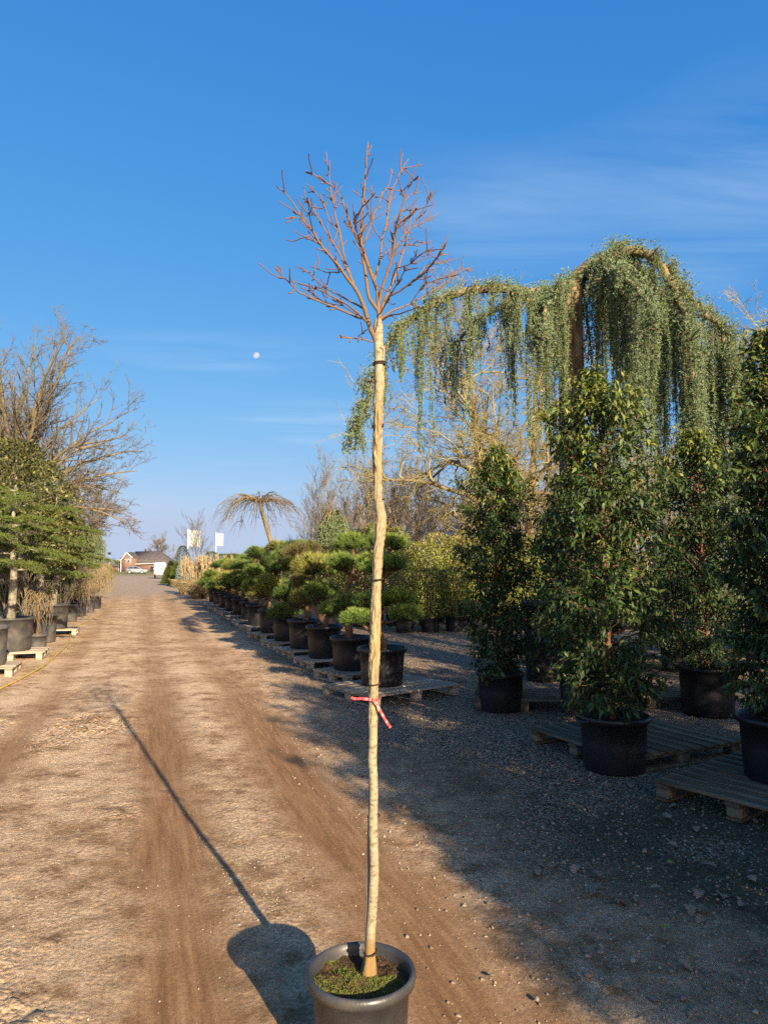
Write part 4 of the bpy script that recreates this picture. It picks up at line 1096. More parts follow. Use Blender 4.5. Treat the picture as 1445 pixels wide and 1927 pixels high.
# ------------------------------------------------------------------ bare trees
def bare_tree(seed, H, tr, levels=4, nchild=(9, 8, 6, 4), spread=.9, up=.25, start=.22, lens=(1, .62, .5, .5, .55), wig=.10, droop=0.0, trunk_seg=9, trunk_frac=.75, minr=.006, tsides=8, low=0):
    """returns (trunk mesh, crown mesh)"""
    rng = RS(seed); T0, T1 = Tubes(), Tubes()
    stack = []
    n_ = trunk_seg
    P = np.stack((np.cumsum(rng.normal(0, H * .008, n_)), np.cumsum(rng.normal(0, H * .008, n_)), np.linspace(0, H * trunk_frac, n_)), 1); P[0] = 0
    T0.add(P, np.linspace(tr, tr * .35, n_) , tsides)
    stack.append((P, tr, tr * .35, 0, H * trunk_frac))
    while stack:
        P, r0, r1, lv, ln = stack.pop()
        if lv >= levels: continue
        m_ = nchild[lv]
        for c in range(m_):
            f = start + (1 - start) * (c + rng.rand()) / m_ if lv == 0 else rng.uniform(.18, 1.0)
            fi = f * (len(P) - 1); k = int(min(fi, len(P) - 2)); p0 = P[k] + (P[k + 1] - P[k]) * (fi - k)
            td = norm(P[k + 1] - P[k])
            rd = rdir(rng, 1)[0] if lv else np.array((math.cos(c * 2.4 + seed), math.sin(c * 2.4 + seed), 0)); side = norm(rd - td * rd.dot(td))
            ang = rng.uniform(.35, .85) * min(spread, .9) if lv else rng.uniform(.55, 1.25) * spread * (1.25 - .6 * f)
            d = norm(td * math.cos(ang) + side * math.sin(ang) + np.array((0, 0, up if lv < 2 else up * .5)))
            l2 = H * .58 * lens[0] * (1.1 - .55 * f) * rng.uniform(.8, 1.2) if lv == 0 else ln * lens[min(lv, 4)] * rng.uniform(.6, 1.25)
            rr0 = max(minr, min((r0 + (r1 - r0) * f) * .62, l2 * .042)); rr1 = max(minr * .6, rr0 * .3)
            n2 = (8, 7, 5, 4, 3)[min(lv, 4)]
            Q = [p0]; dd = d
            for s in range(n2 - 1):
                dd = norm(dd + rng.normal(0, wig * (1.0 if lv > 1 else 1.2), 3) * 1.6 + np.array((0, 0, up * .12 - droop)))
                Q.append(Q[-1] + dd * l2 / (n2 - 1))
            Q = np.array(Q); Q[:, 2] = np.maximum(Q[:, 2], low)
            (T0 if lv == 0 and rr0 > tr * .3 else T1).add(Q, np.linspace(rr0, rr1, n2), (6, 5, 3, 3, 3)[min(lv, 4)])
            stack.append((Q, rr0, rr1, lv + 1, l2))
    return T0.into(Geo()).mesh('trunk', True), T1.into(Geo()).mesh('crown', True)

def place_tree(name, meshes, x, y, rz, label, group=None, mt=m_bark_oak, mc=m_twig, s=1.0, cat='tree', sz=None):
    a_, b_ = meshes
    if not a_.materials: a_.materials.append(mt)
    if not b_.materials: b_.materials.append(mc)
    e = empty(name, (x, y, -.05), rz, label, cat, group); e.scale = (s, s, sz or s)
    obj('trunk', a_, None, e); obj('crown', b_, None, e)
    return e

def fan_oak(seed, zf, zc, Rh, Rv, tr, nl=26):
    """oak whose limbs fan out from the trunk to a rounded crown"""
    rng = RS(seed); T0, T1 = Tubes(), Tubes()
    def room(p, d):                      # distance from p along d to the crown outline
        sc_ = np.array((1 / Rh, 1 / Rh, 1 / Rv)); q = (p - (0, 0, zc)) * sc_; e_ = d * sc_
        a_, b_, c_ = e_.dot(e_), 2 * q.dot(e_), q.dot(q) - 1
        D = b_ * b_ - 4 * a_ * c_
        return (-b_ + math.sqrt(D)) / (2 * a_) if D > 0 else 0.0
    n_ = 8; P = np.stack((np.cumsum(rng.normal(0, .05, n_)), np.cumsum(rng.normal(0, .05, n_)), np.linspace(0, zf * 1.25, n_)), 1); P[0] = 0
    T0.add(P, np.linspace(tr, tr * .6, n_), 10)
    stack = []
    for c in range(nl):
        th = math.radians(8 + 88 * ((c + .5) / nl) ** .8); az = c * 2.4 + rng.uniform(-.3, .3)
        d = np.array((math.sin(th) * math.cos(az), math.sin(th) * math.sin(az), math.cos(th) + .04))
        p0 = P[-1] * (1 - .45 * (c / nl)) ; ln = room(p0, norm(d)) * rng.uniform(.82, 1.0)
        m_ = 11; s_ = np.linspace(0, 1, m_)[:, None]
        up0 = norm(d + np.array((0, 0, .55)))
        Q = p0 + ln * (norm(d) * s_ ** 1.0 + (up0 - norm(d)) * .55 * np.sin(np.pi * s_ * .9))
        Q[1:] += np.cumsum(rng.normal(0, ln * .010, (m_ - 1, 3)), 0)
        r0 = tr * rng.uniform(.22, .36)
        T0.add(Q, np.linspace(r0, .018, m_), 6); stack.append((Q, r0, .018, 1))
    while stack:
        Q, r0, r1, lv = stack.pop()
        ln = np.linalg.norm(Q[-1] - Q[0])
        for c in range((0, 13, 7, 4)[lv]):
            f = rng.uniform(.22, 1.0) if lv == 1 else rng.uniform(.12, 1.0)
            fi = f * (len(Q) - 1); k = int(min(fi, len(Q) - 2)); p0 = Q[k] + (Q[k + 1] - Q[k]) * (fi - k); td = norm(Q[k + 1] - Q[k])
            rd = rdir(rng, 1)[0]; side = norm(rd - td * rd.dot(td)); an = rng.uniform(.4, .95)
            d = norm(td * math.cos(an) + side * math.sin(an) + np.array((0, 0, .12)))
            l2 = ln * (0, .34, .42, .5)[lv] * rng.uniform(.5, 1.2) * (1.15 - .5 * f)
            l2 = min(l2, max(.12, room(p0, d)))
            m_ = (0, 7, 5, 3)[lv]; W = [p0]; dd = d
            for q in range(m_ - 1):
                dd = norm(dd + rng.normal(0, .17, 3) + np.array((0, 0, .03))); W.append(W[-1] + dd * l2 / (m_ - 1))
            W = np.array(W); ra = max(.0075, min((r0 + (r1 - r0) * f) * .55, l2 * .03))
            T1.add(W, np.linspace(ra, max(.005, ra * .35), m_), (0, 4, 3, 3)[lv])
            if lv < 3: stack.append((W, ra, ra * .35, lv + 1))
    return T0.into(Geo()).mesh('trunk', True), T1.into(Geo()).mesh('crown', True)
oak = fan_oak(3, 3.4, 6.0, 6.2, 7.7, .40, 46)
p = at(32, 1000, 31); place_tree('oak_tree', oak, p[0], 31, 2.1, 'big bare oak with spreading crown rising behind the left row')
p = at(-170, 1000, 34); place_tree('oak_tree', oak, p[0], 34, 4.4, 'bare oak cut off by the left picture edge')
oak2 = bare_tree(14, 12.8, .30, 5, (11, 8, 6, 4, 4), spread=1.0, up=.16, start=.28, lens=(1, .55, .5, .5, .55), wig=.15, minr=.010)
p = at(905, 1000, 33); place_tree('oak_tree', oak2, p[0], 33, 1.2, 'bare spreading oak standing behind the hanging cedar curtain', mc=m_twig_olive)
p = at(1000, 1000, 36); place_tree('oak_tree', oak2, p[0], 36, 3.9, 'second bare oak close behind the weeping cedar trunk', s=1.02)
far = bare_tree(19, 8, .2, 4, (10, 8, 7, 5), spread=1.0, up=.2, start=.2, minr=.02)
p = at(300, 1063, 215); place_tree('bare_tree', far, p[0], 215, 0, 'distant bare tree showing above the house roof', mc=m_twig, s=1.15)
p = at(1440, 1063, 44); place_tree('bare_tree', oak2, p[0], 44, 5.2, 'bare tree far behind at the right picture edge', s=1.3)
p = at(140, 1063, 42); place_tree('bare_tree', far, p[0], 42, 2.2, 'smaller bare tree overhanging the far end of left row', s=.8, mc=m_twig_olive)

# brushwood behind the hedge
BW = [bare_tree(60 + q, 6.5, .07, 4, (10, 6, 5, 4), spread=.75, up=.35, start=.06, lens=(.9, .55, .55, .5), wig=.09, minr=.007, tsides=5, trunk_frac=.85) for q in range(4)]
rng = RS(17)
for q in range(64):
    px_ = 585 + (q * 61.803 + rng.uniform(-15, 15)) % 900
    Y_ = rng.uniform(36, 52); x_ = at(px_, 1063, Y_)[0]
    s_ = rng.uniform(.72, 1.05) * (.75 if px_ < 640 else 1)
    me = BW[q % 4]
    place_tree('bare_thicket_tree', me, x_, Y_, rng.uniform(0, 6.28), 'thin bare tree in the tangled thicket behind the hedge', 'thicket trees behind the hedge', m_twig_warm, m_twig_warm, s_)
fuzz = bare_tree(70, 5, .05, 4, (14, 7, 5, 3), spread=.75, up=.45, start=.08, lens=(.9, .5, .5, .5), wig=.06, minr=.006, tsides=4, trunk_frac=.9)
for px_, Y_, s_, lab in ((608, 30, .95, 'slim upright bare tree beside the small weeping cedar'), (372, 62, .95, 'slim upright bare tree in front of the left flag'), (596, 34, .8, 'thin bare tree right of the umbrella shaped tree')):
    place_tree('bare_tree', fuzz, at(px_, 1063, Y_)[0], Y_, px_ * .1, lab, None, m_twig, m_twig, s_)
# far tree line, one mass
g = Geo(); t = Tubes()
for q in range(900):
    px_ = rng.uniform(-60, 1500); Y_ = rng.uniform(240, 420); b = at(px_, 1063, Y_); h_ = rng.uniform(3, 7) * (1.2 if px_ > 420 else .8)
    for w_ in range(6):
        tip = np.array((b[0] + rng.normal(0, 1.3), Y_, h_ * rng.uniform(.5, 1)))
        t.add([(b[0], Y_, 0), (b[0] * .5 + tip[0] * .5, Y_, tip[2] * .55), tip], np.array([.16, .12, .05]), 3)
tag(t.build('far_wood', m_twig), 'faint far-off strip of bare woodland on the horizon', 'wood', kind='stuff')

# umbrella shaped weeping tree
m_umb = M('umbrella_twig_bark', [(.10, .075, .045), (.17, .125, .075)], .95, 2)
rng = RS(44); UY = 27.0
b = at(512, 1063, UY); ub = empty('umbrella_tree', (b[0], UY, 0), 0, 'bare umbrella shaped weeping tree rising above the pines', 'tree')
UO = np.array((b[0], UY, 0))
T0, T1 = Tubes(), Tubes()
P = np.array([at(a_, b_, UY) for a_, b_ in ((522, 1100), (511, 1022), (503, 995), (496, 972), (492, 958), (490, 946))]) - UO; P[0, 2] = 0
T0.add(P, np.array([.10, .085, .078, .075, .075, .06]), 8)
top = P[-1]
for q in range(34):
    a_ = q * 2.4; R_ = rng.uniform(.9, 1.95); n_ = 8; s = np.linspace(0, 1, n_)
    rise = rng.uniform(.15, .5); drop = rng.uniform(.5, 1.35)
    B = top + np.stack((np.cos(a_) * R_ * s, np.sin(a_) * R_ * s, rise * np.sin(s * 2.2) - drop * s ** 3.2), 1) + rng.normal(0, .03, (n_, 3)) * s[:, None]
    T0.add(B, np.linspace(.04 if q % 3 == 0 else .02, .006, n_), 5)
    for w_ in range(10):
        fi = rng.uniform(1.2, n_ - 1.01); k = int(fi); p0 = B[k] + (B[k + 1] - B[k]) * (fi - k)
        aa = a_ + rng.normal(0, .7); ll = rng.uniform(.25, .75); s2 = np.linspace(0, 1, 5)
        W = p0 + np.stack((np.cos(aa) * ll * s2, np.sin(aa) * ll * s2, .12 * ll * s2 - ll * rng.uniform(.4, 1.3) * s2 ** 2.2), 1) + rng.normal(0, .015, (5, 3))
        T1.add(W, np.linspace(.007, .004, 5), 3)
T0.build('trunk', m_bark_oak, ub); T1.build('crown', m_umb, ub)

# small weeping cedars further back
def small_weeper(px_, Y_, top_py, wid, label, seed, mat):
    rng = RS(seed); b = at(px_, 1063, Y_); H_ = at(px_, top_py, Y_)[2]; R_ = wid / FPX * Y_ / 2
    e = empty('weeping_conifer', (b[0], Y_, 0), 0, label, 'tree')
    t = Tubes(); t.add([(0, 0, 0), (.05, 0, H_ * .5), (0, 0, H_ * .97)], np.array([.09, .07, .03]), 7)
    P_, D_, V_l = [], [], []
    for q in range(110):
        a_ = rng.uniform(0, 6.28); r_ = R_ * math.sqrt(rng.rand()); z0_ = H_ * (1 - .16 * (r_ / R_) ** 2) - rng.uniform(0, .1); ln = rng.uniform(.4, .85) * H_ * .62
        k = int(90 * ln); s = rng.rand(k)
        P_.append(np.stack((math.cos(a_) * r_ + rng.normal(0, .05, k), math.sin(a_) * r_ + rng.normal(0, .05, k), np.maximum(.3, z0_ - ln * s)), 1))
        D_.append(rdir(rng, k) + (0, 0, -.4)); V_l.append(np.clip(rng.normal(rng.uniform(.25, .6), .1, k), 0, 1))
        if q % 4 == 0: t.add([(0, 0, H_ * .93), (math.cos(a_) * r_ * .5, math.sin(a_) * r_ * .5, H_ * .99), (math.cos(a_) * r_, math.sin(a_) * r_, z0_), (math.cos(a_) * r_, math.sin(a_) * r_, z0_ - ln)], np.array([.03, .02, .012, .004]), 4)
    g = Geo(); needles(g, np.concatenate(P_), np.concatenate(D_), .10, .022, np.concatenate(V_l), rng)
    t.build('trunk', m_bark_oak, e); tag(g.build('crown', mat, e), kind='stuff')
small_weeper(628, 27, 958, 58, 'small weeping cedar seen beyond the pines', 1, m_cedar_blue)
small_weeper(165, 30, 995, 62, 'small weeping cedar at the far end of the left row', 2, m_cedar_blue)

# ------------------------------------------------------------------ pampas, conifers, flags beyond the pines
rng = RS(61)
for px_, Y_, lab in ((374, 37.5, 'pampas grass clump nearest the track edge'), (398, 37, 'pampas grass clump with tall tan plumes in the middle'), (424, 37.5, 'pampas grass clump next to the last pine'), (385, 42, 'pampas grass clump standing behind the others'), (350, 43, 'pampas grass clump farthest along the track')):
    b = at(px_, 1063, Y_); e = empty('pampas_grass', (b[0], Y_, 0), 0, lab, 'grass clump', 'pampas grasses')
    k = 900; a_ = rng.uniform(0, 6.28, k); r_ = .55 * np.sqrt(rng.rand(k)); g = Geo()
    base = np.stack((r_ * .5 * np.cos(a_), r_ * .5 * np.sin(a_), np.zeros(k)), 1)
    ln = rng.uniform(.7, 1.4, k); out = np.stack((np.cos(a_), np.sin(a_), np.zeros(k)), 1)
    midp = base + out * (ln * .28)[:, None] + np.array((0, 0, 1)) * (ln * .62)[:, None]
    tip = base + out * (ln * .62)[:, None] + np.array((0, 0, 1)) * (ln * rng.uniform(.25, .75, k))[:, None]
    sd = norm(np.cross(out, rng.normal(size=(k, 3)))) * .012
    Vv = np.stack((base - sd, base + sd, midp + sd, midp - sd, tip), 1).reshape(-1, 3); bb = np.arange(k)[:, None] * 5
    g.add(Vv, [bb + np.array((0, 1, 2, 3)), bb + np.array((3, 2, 4))], np.repeat(rng.uniform(0, .55, k), 5))
    tag(g.build('blades', m_straw, e), kind='stuff')
    for q in range(22):
        a_ = rng.uniform(0, 6.28); rr_ = rng.uniform(.05, .5); h_ = rng.uniform(1.5, 2.25)
        t = Tubes(); p0 = np.array((math.cos(a_) * rr_ * .4, math.sin(a_) * rr_ * .4, .2)); p1 = np.array((math.cos(a_) * rr_, math.sin(a_) * rr_, h_ - .5)); p2 = p1 + np.array((rng.normal(0, .05), rng.normal(0, .05), .5))
        t.add([p0, p1], .008, 3)
        gq = t.into(Geo()); kk_ = 60; s = rng.rand(kk_)
        c = p1 + (p2 - p1) * s[:, None] + rng.normal(0, .025, (kk_, 3)) * np.sin(np.pi * (s * .85 + .1))[:, None]
        needles(gq, c, rdir(rng, kk_) * .5 + (0, 0, 1), .16, .035, rng.uniform(.55, 1, kk_), rng)
        gq.build('plume', m_straw, e)

def conifer(name, px_, Y_, H_, R_, label, mat, seed, n_=5000, ln=.16, cone=1.0, w=.03):
    rng = RS(seed); b = at(px_, 1063, Y_); e = empty(name, (b[0], Y_, 0), 0, label, 'conifer')
    zf = rng.rand(n_) ** 1.15; th = rng.uniform(0, 6.28, n_)
    tier = .72 + .28 * np.abs(np.sin(zf * H_ * 7 + 2 * np.sin(th * 3)))
    rr_ = R_ * ((1 - zf) ** cone + .05) * tier * np.sqrt(rng.uniform(.35, 1, n_)) * (.85 + .3 * vnoise(th * 2, zf * 6, seed))
    g = Geo(); c = np.stack((rr_ * np.cos(th), rr_ * np.sin(th), .12 + zf * H_), 1)
    d = np.stack((np.cos(th), np.sin(th), np.full(n_, .1)), 1) + rdir(rng, n_) * .6
    needles(g, c, d, ln * rng.uniform(.6, 1.3, n_), w, np.clip(rng.normal(.5, .2, n_), 0, 1), rng)
    t = Tubes(); t.add([(0, 0, 0), (0, 0, H_ * .5), (0, 0, H_ * .97)], np.array([.09, .06, .015]), 6); t.build('trunk', m_bark_oak, e)
    tag(g.build('crown', mat, e), kind='stuff'); return e
conifer('conifer', 344, 66, 3.4, 1.1, 'rounded green conifer left of the flag', m_conifer, 1, cone=.5)
conifer('conifer', 322, 70, 2.0, .8, 'low bright green conifer beside the white trailer', m_conifer, 2, cone=.6)
conifer('conifer', 334, 60, 1.8, .75, 'small green conifer in front of the blue spruce', m_conifer, 3, cone=.6)
conifer('blue_spruce', 346, 56, 2.2, .8, 'pale blue spruce at the bend of the track', m_spruce, 4, cone=.8)
conifer('conifer', 398, 52, 2.6, 1.0, 'dark rounded conifer behind the pampas grass', m_conifer, 5, cone=.4)
conifer('conifer', 436, 46, 2.35, 1.0, 'green conifer between pampas grass and pines', m_conifer, 6, cone=.4)
conifer('conifer', 318, 62, 1.5, .6, 'lowest conifer at the edge of the track', m_conifer, 7, cone=.5)
for q, (px_, Y_) in enumerate(((452, 40), (475, 44), (500, 40), (530, 36), (556, 38), (420, 58), (585, 32))):
    conifer('conifer', px_, Y_, rng.uniform(2.0, 2.6), 1.1, '%s rounded conifer from the left behind the pine row' % ORD[q], m_conifer, 20 + q, cone=.35)

def flag(px_, Y_, top, bot, right, pole_top, label):
    b = at(px_, 1063, Y_); e = empty('flag', (b[0], Y_, 0), 0, label, 'flag', 'white flags')
    zt, zb = at(px_, top, Y_)[2], at(px_, bot, Y_)[2]; w_ = (right - px_) / FPX * Y_
    t = Tubes(); t.add([(0, 0, 0), (0, 0, zt + .1)], np.array([.06, .045]), 8); t.build('pole', m_white, e)
    nx, nz2 = 12, 10; X_, Z_ = np.meshgrid(np.linspace(0, 1, nx), np.linspace(0, 1, nz2), indexing='ij')
    Vf = np.stack((.05 + X_ * w_, .10 * np.sin(X_ * 5 + Z_ * 2) * X_, zb + Z_ * (zt - zb) - .12 * X_ * (1 - .3 * Z_)), 2).reshape(-1, 3)
    i, j = np.meshgrid(np.arange(nx - 1), np.arange(nz2 - 1), indexing='ij')
    Ff = np.stack((i * nz2 + j, (i + 1) * nz2 + j, (i + 1) * nz2 + j + 1, i * nz2 + j + 1), 2).reshape(-1, 4)
    c = Geo().add(Vf, [Ff]).build('cloth', m_flag, e, smooth=True)
    k = Vf.reshape(nx, nz2, 3)[5:8, 2:5].reshape(-1, 3) - np.array((0, .012, 0)); i, j = np.meshgrid(np.arange(2), np.arange(2), indexing='ij')
    Geo().add(k, [np.stack((i * 3 + j, (i + 1) * 3 + j, (i + 1) * 3 + j + 1, i * 3 + j + 1), 2).reshape(-1, 4)]).build('green_mark', m_flagmark, c)
flag(406, 80, 1003, 1026, 419, 0, 'white flag with small green mark above the pampas grass')
flag(353, 84, 997, 1028, 376, 0, 'white flag behind the slim bare tree')

# ------------------------------------------------------------------ house, cars, trailer, lamp
def C3(x, y): return 180 + x / 4.817, 900 + y / 4.817
HY = 185.0
b = at(*C3(140, 850), HY); hs = empty('house', (b[0], HY, 0), 0, 'brick house with grey tiled roof and white gable trim far down the track', 'house')
HO = np.array((b[0], HY, 0))
def hp(x, y, dy=0):
    q = at(*C3(x, y), HY) - HO
    return np.array((q[0], dy, q[2]))
def prism(pts, y0, y1):
    P0 = np.array([(p_[0], y0, p_[2]) for p_ in pts]); P1 = np.array([(p_[0], y1, p_[2]) for p_ in pts]); k = len(pts)
    F = [np.array([(i_, (i_ + 1) % k, (i_ + 1) % k + k, i_ + k) for i_ in range(k)]), np.array([list(range(k))[::-1]]), np.array([list(range(k, 2 * k))])]
    return np.concatenate((P0, P1)), F
zg = -.0
def wallp(x0, x1, ytop): 
    a_, c_ = hp(x0, ytop), hp(x1, ytop); return [np.array((a_[0], 0, 0)), np.array((c_[0], 0, 0)), c_, a_]
# main block wall and roof (ridge along x)
Geo().add(*prism(wallp(352, 640, 775), 1.5, 9)).build('wall', m_brick, hs)
e0, e1, r0, r1 = hp(340, 776), hp(660, 772), hp(300, 660), hp(530, 655)
V = np.array([(e0[0], 1.0, e0[2]), (e1[0], 1.0, e1[2]), (r1[0], 5.2, r1[2]), (r0[0], 5.2, r0[2]), (e0[0], 9.5, e0[2]), (e1[0], 9.5, e1[2])])
rf = Geo().add(V, [np.array([(0, 1, 2, 3), (3, 2, 5, 4)]), np.array([(1, 5, 2), (0, 3, 4)])]).build('roof', m_roof, hs)
c_ = hp(395, 660); Geo().add(boxv((c_[0], 5.2, c_[2] + .15), (.35, .35, .7)), [BOXF]).build('chimney', m_dark, rf)
# left lower wing
Geo().add(*prism(wallp(150, 260, 800), .6, 9)).build('wall', m_brick, hs)
e0, e1, r0, r1 = hp(138, 800), hp(262, 800), hp(205, 690), hp(275, 672)
V = np.array([(e0[0], .1, e0[2]), (e1[0], .1, e1[2]), (r1[0], 4.8, r1[2]), (r0[0], 4.8, r0[2]), (e0[0], 9.5, e0[2]), (e1[0], 9.5, e1[2])])
Geo().add(V, [np.array([(0, 1, 2, 3), (3, 2, 5, 4)]), np.array([(1, 5, 2), (0, 3, 4)])]).build('roof', m_roof, hs)
# gable
gp = [hp(250, 850), hp(352, 850), hp(352, 722), hp(300, 678), hp(250, 736)]; gp[0][2] = gp[1][2] = 0
Geo().add(*prism(gp, -1.2, 6)).build('gable_wall', m_brick, hs)
for q in ((250, 740, 300, 674), (300, 674, 354, 724)):
    a_, c_ = hp(q[0], q[1]), hp(q[2], q[3])
    t = Tubes(); t.add([(a_[0], -1.35, a_[2]), (c_[0], -1.35, c_[2])], .14, 4); t.build('white_trim', m_white, hs)
a_ = hp(249, 740); t = Tubes(); t.add([(a_[0], -1.3, 0), (a_[0], -1.3, a_[2])], .13, 4); t.build('white_trim', m_white, hs)
a_, c_ = hp(248, 738), hp(300, 672); d_ = hp(356, 724)
V = np.array([(a_[0], -1.4, a_[2] + .05), (c_[0], -1.4, c_[2] + .08), (c_[0], 6, c_[2] + .08), (a_[0], 6, a_[2] + .05), (d_[0], -1.4, d_[2] + .05), (d_[0], 6, d_[2] + .05)])
Geo().add(V, [np.array([(0, 1, 2, 3), (1, 4, 5, 2)])]).build('gable_roof', m_roof, hs)
def window(x0, y0, x1, y1, dy, fr=m_white):
    a_, c_ = hp(x0, y1), hp(x1, y0); w_, h_ = c_[0] - a_[0], c_[2] - a_[2]
    o = Geo().add(boxv(((a_[0] + c_[0]) / 2, dy, (a_[2] + c_[2]) / 2), (w_, .12, h_)), [BOXF]).build('window', fr, hs)
    Geo().add(boxv(((a_[0] + c_[0]) / 2, dy - .07, (a_[2] + c_[2]) / 2), (w_ * .62, .04, h_ * .75)), [BOXF]).build('pane', m_glass, o)
window(282, 732, 297, 768, -1.25); window(310, 732, 336, 766, -1.25)
window(202, 738, 238, 780, .35); window(204, 820, 238, 850, .5)
a_, c_ = hp(484, 836), hp(524, 802); Geo().add(boxv(((a_[0] + c_[0]) / 2, 1.45, c_[2] / 2), (c_[0] - a_[0], .1, c_[2])), [BOXF]).build('garage_opening_shade', m_glass, hs)  # dark panel standing in for the shade inside the open garage
a_, c_ = hp(352, 775), hp(545, 768); t = Tubes(); t.add([(a_[0], .9, a_[2] - .1), (c_[0], .9, c_[2] - .1)], .11, 4); t.build('gutter', m_white, hs)

def car(x, y, rz, label, mat, L=4.0):
    e = empty('parked_car', (x, y, 0), rz, label, 'car', 'cars parked in front of the house')
    s = L / 4.0
    low = [(-2, .35), (-1.98, .75), (-1.9, .95), (-1.0, 1.0), (.75, .95), (1.75, .82), (1.98, .62), (2, .35), (1.7, .22), (-1.7, .22)]
    top = [(-1.92, .93), (-1.55, 1.36), (-.9, 1.47), (-.1, 1.47), (.45, 1.30), (1.05, .93)]
    def ext(pr, w0, w1, zr):
        k = len(pr); P = np.array(pr) * s
        wz = w0 + (w1 - w0) * np.clip((P[:, 1] - zr[0] * s) / ((zr[1] - zr[0]) * s), 0, 1)
        V = np.concatenate((np.stack((P[:, 0], -wz, P[:, 1]), 1), np.stack((P[:, 0], wz, P[:, 1]), 1)))
        return V, [np.array([(i_, (i_ + 1) % k, (i_ + 1) % k + k, i_ + k) for i_ in range(k)]), np.array([list(range(k))[::-1]]), np.array([list(range(k, 2 * k))])]
    Geo().add(*ext(low, .86 * s, .80 * s, (.5, 1))).build('body', mat, e)
    Geo().add(*ext(top, .79 * s, .60 * s, (.93, 1.47))).build('cabin', mat, e)
    for sd in (-1, 1):
        for wv_ in ([(-1.62, .99), (-1.4, 1.32), (-.85, 1.40), (-.62, 1.40), (-.62, .99)], [(-.54, .99), (-.54, 1.40), (-.1, 1.40), (.38, 1.24), (.85, .99)]):
            P = np.array(wv_) * s; ww = (.79 + (.60 - .79) * (P[:, 1] / s - .93) / .54) * s
            V = np.stack((P[:, 0], sd * (ww + .008), P[:, 1]), 1)
            Geo().add(V, [np.array([range(len(P))])]).build('window', m_glass, e)
        for wx in (-1.25, 1.22):
            V, F = lathe([(.001, -.10), (.22, -.10), (.30, -.09), (.33, -.05), (.33, .05), (.30, .09), (.001, .09)], 20)
            V = np.stack((V[:, 0], V[:, 2], V[:, 1]), 1)
            w_ = Geo().add(V, F).build('wheel', m_tyre, e, smooth=True, loc=(wx * s, sd * .80 * s, .33))
            V, F = lathe([(.001, .105), (.19, .10), (.21, .085)], 16); Geo().add(np.stack((V[:, 0], V[:, 2] * sd, V[:, 1]), 1), F).build('rim', m_rim, w_)
        Geo().add(boxv((1.86 * s, sd * .60 * s, .68 * s), (.22, .30, .13)), [BOXF]).build('headlight', m_white, e)
        Geo().add(boxv((-1.96 * s, sd * .62 * s, .82 * s), (.06, .28, .16)), [BOXF]).build('tail_light', m_ribbon, e)
    return e
p = gnd(258, 1079.5); car(p[0], p[1], math.radians(8), 'silver hatchback parked in front of the brick house', m_car)
p = gnd(244, 1079); car(p[0] , p[1] + 4, math.radians(55), 'dark blue car half hidden behind the silver hatchback', m_carblue)
# verge in front of the house
p0 = gnd(263, 1081)
# trailer
p = gnd(302, 1088.5)
tl = empty('box_trailer', (p[0], p[1], 0), math.radians(15), 'white box trailer parked at the right of the track', 'trailer')
bm_ = box_mesh('box', (1.45, 2.6, 1.62)); obj('box', bm_, m_white, tl, (0, 0, 1.24))
for sd in (-1, 1):
    V, F = lathe([(.001, -.09), (.2, -.09), (.29, -.07), (.29, .07), (.2, .09), (.001, .09)], 18)
    Geo().add(np.stack((V[:, 2], V[:, 0], V[:, 1]), 1), F).build('wheel', m_tyre, tl, smooth=True, loc=(sd * .66, .2, .28))
    Geo().add(boxv((sd * .60, -1.32, .55), (.16, .05, .12)), [BOXF]).build('tail_light', m_ribbon, tl)
Geo().add(boxv((0, 0, .38), (1.1, 3.2, .1)), [BOXF]).build('chassis', m_dark, tl)
Geo().add(boxv((0, -1.315, 1.24), (.025, .03, 1.5)), [BOXF]).build('door_seam', m_dark, tl)
# street lamp
b = at(206, 1063, 95); lp = empty('street_lamp', (b[0], 95, 0), 0, 'street lamp with dark cone shade left of the house', 'lamp')
zt = at(206, 1041, 95)[2]
t = Tubes(); t.add([(0, 0, 0), (0, 0, zt)], np.array([.06, .04]), 8); t.build('pole', m_stake, lp)
V, F = lathe([(.02, zt - .25), (.10, zt - .2), (.24, zt), (.22, zt + .06), (.08, zt + .12), (.001, zt + .14)], 20); Geo().add(V, F).build('shade', m_dark, lp, smooth=True)

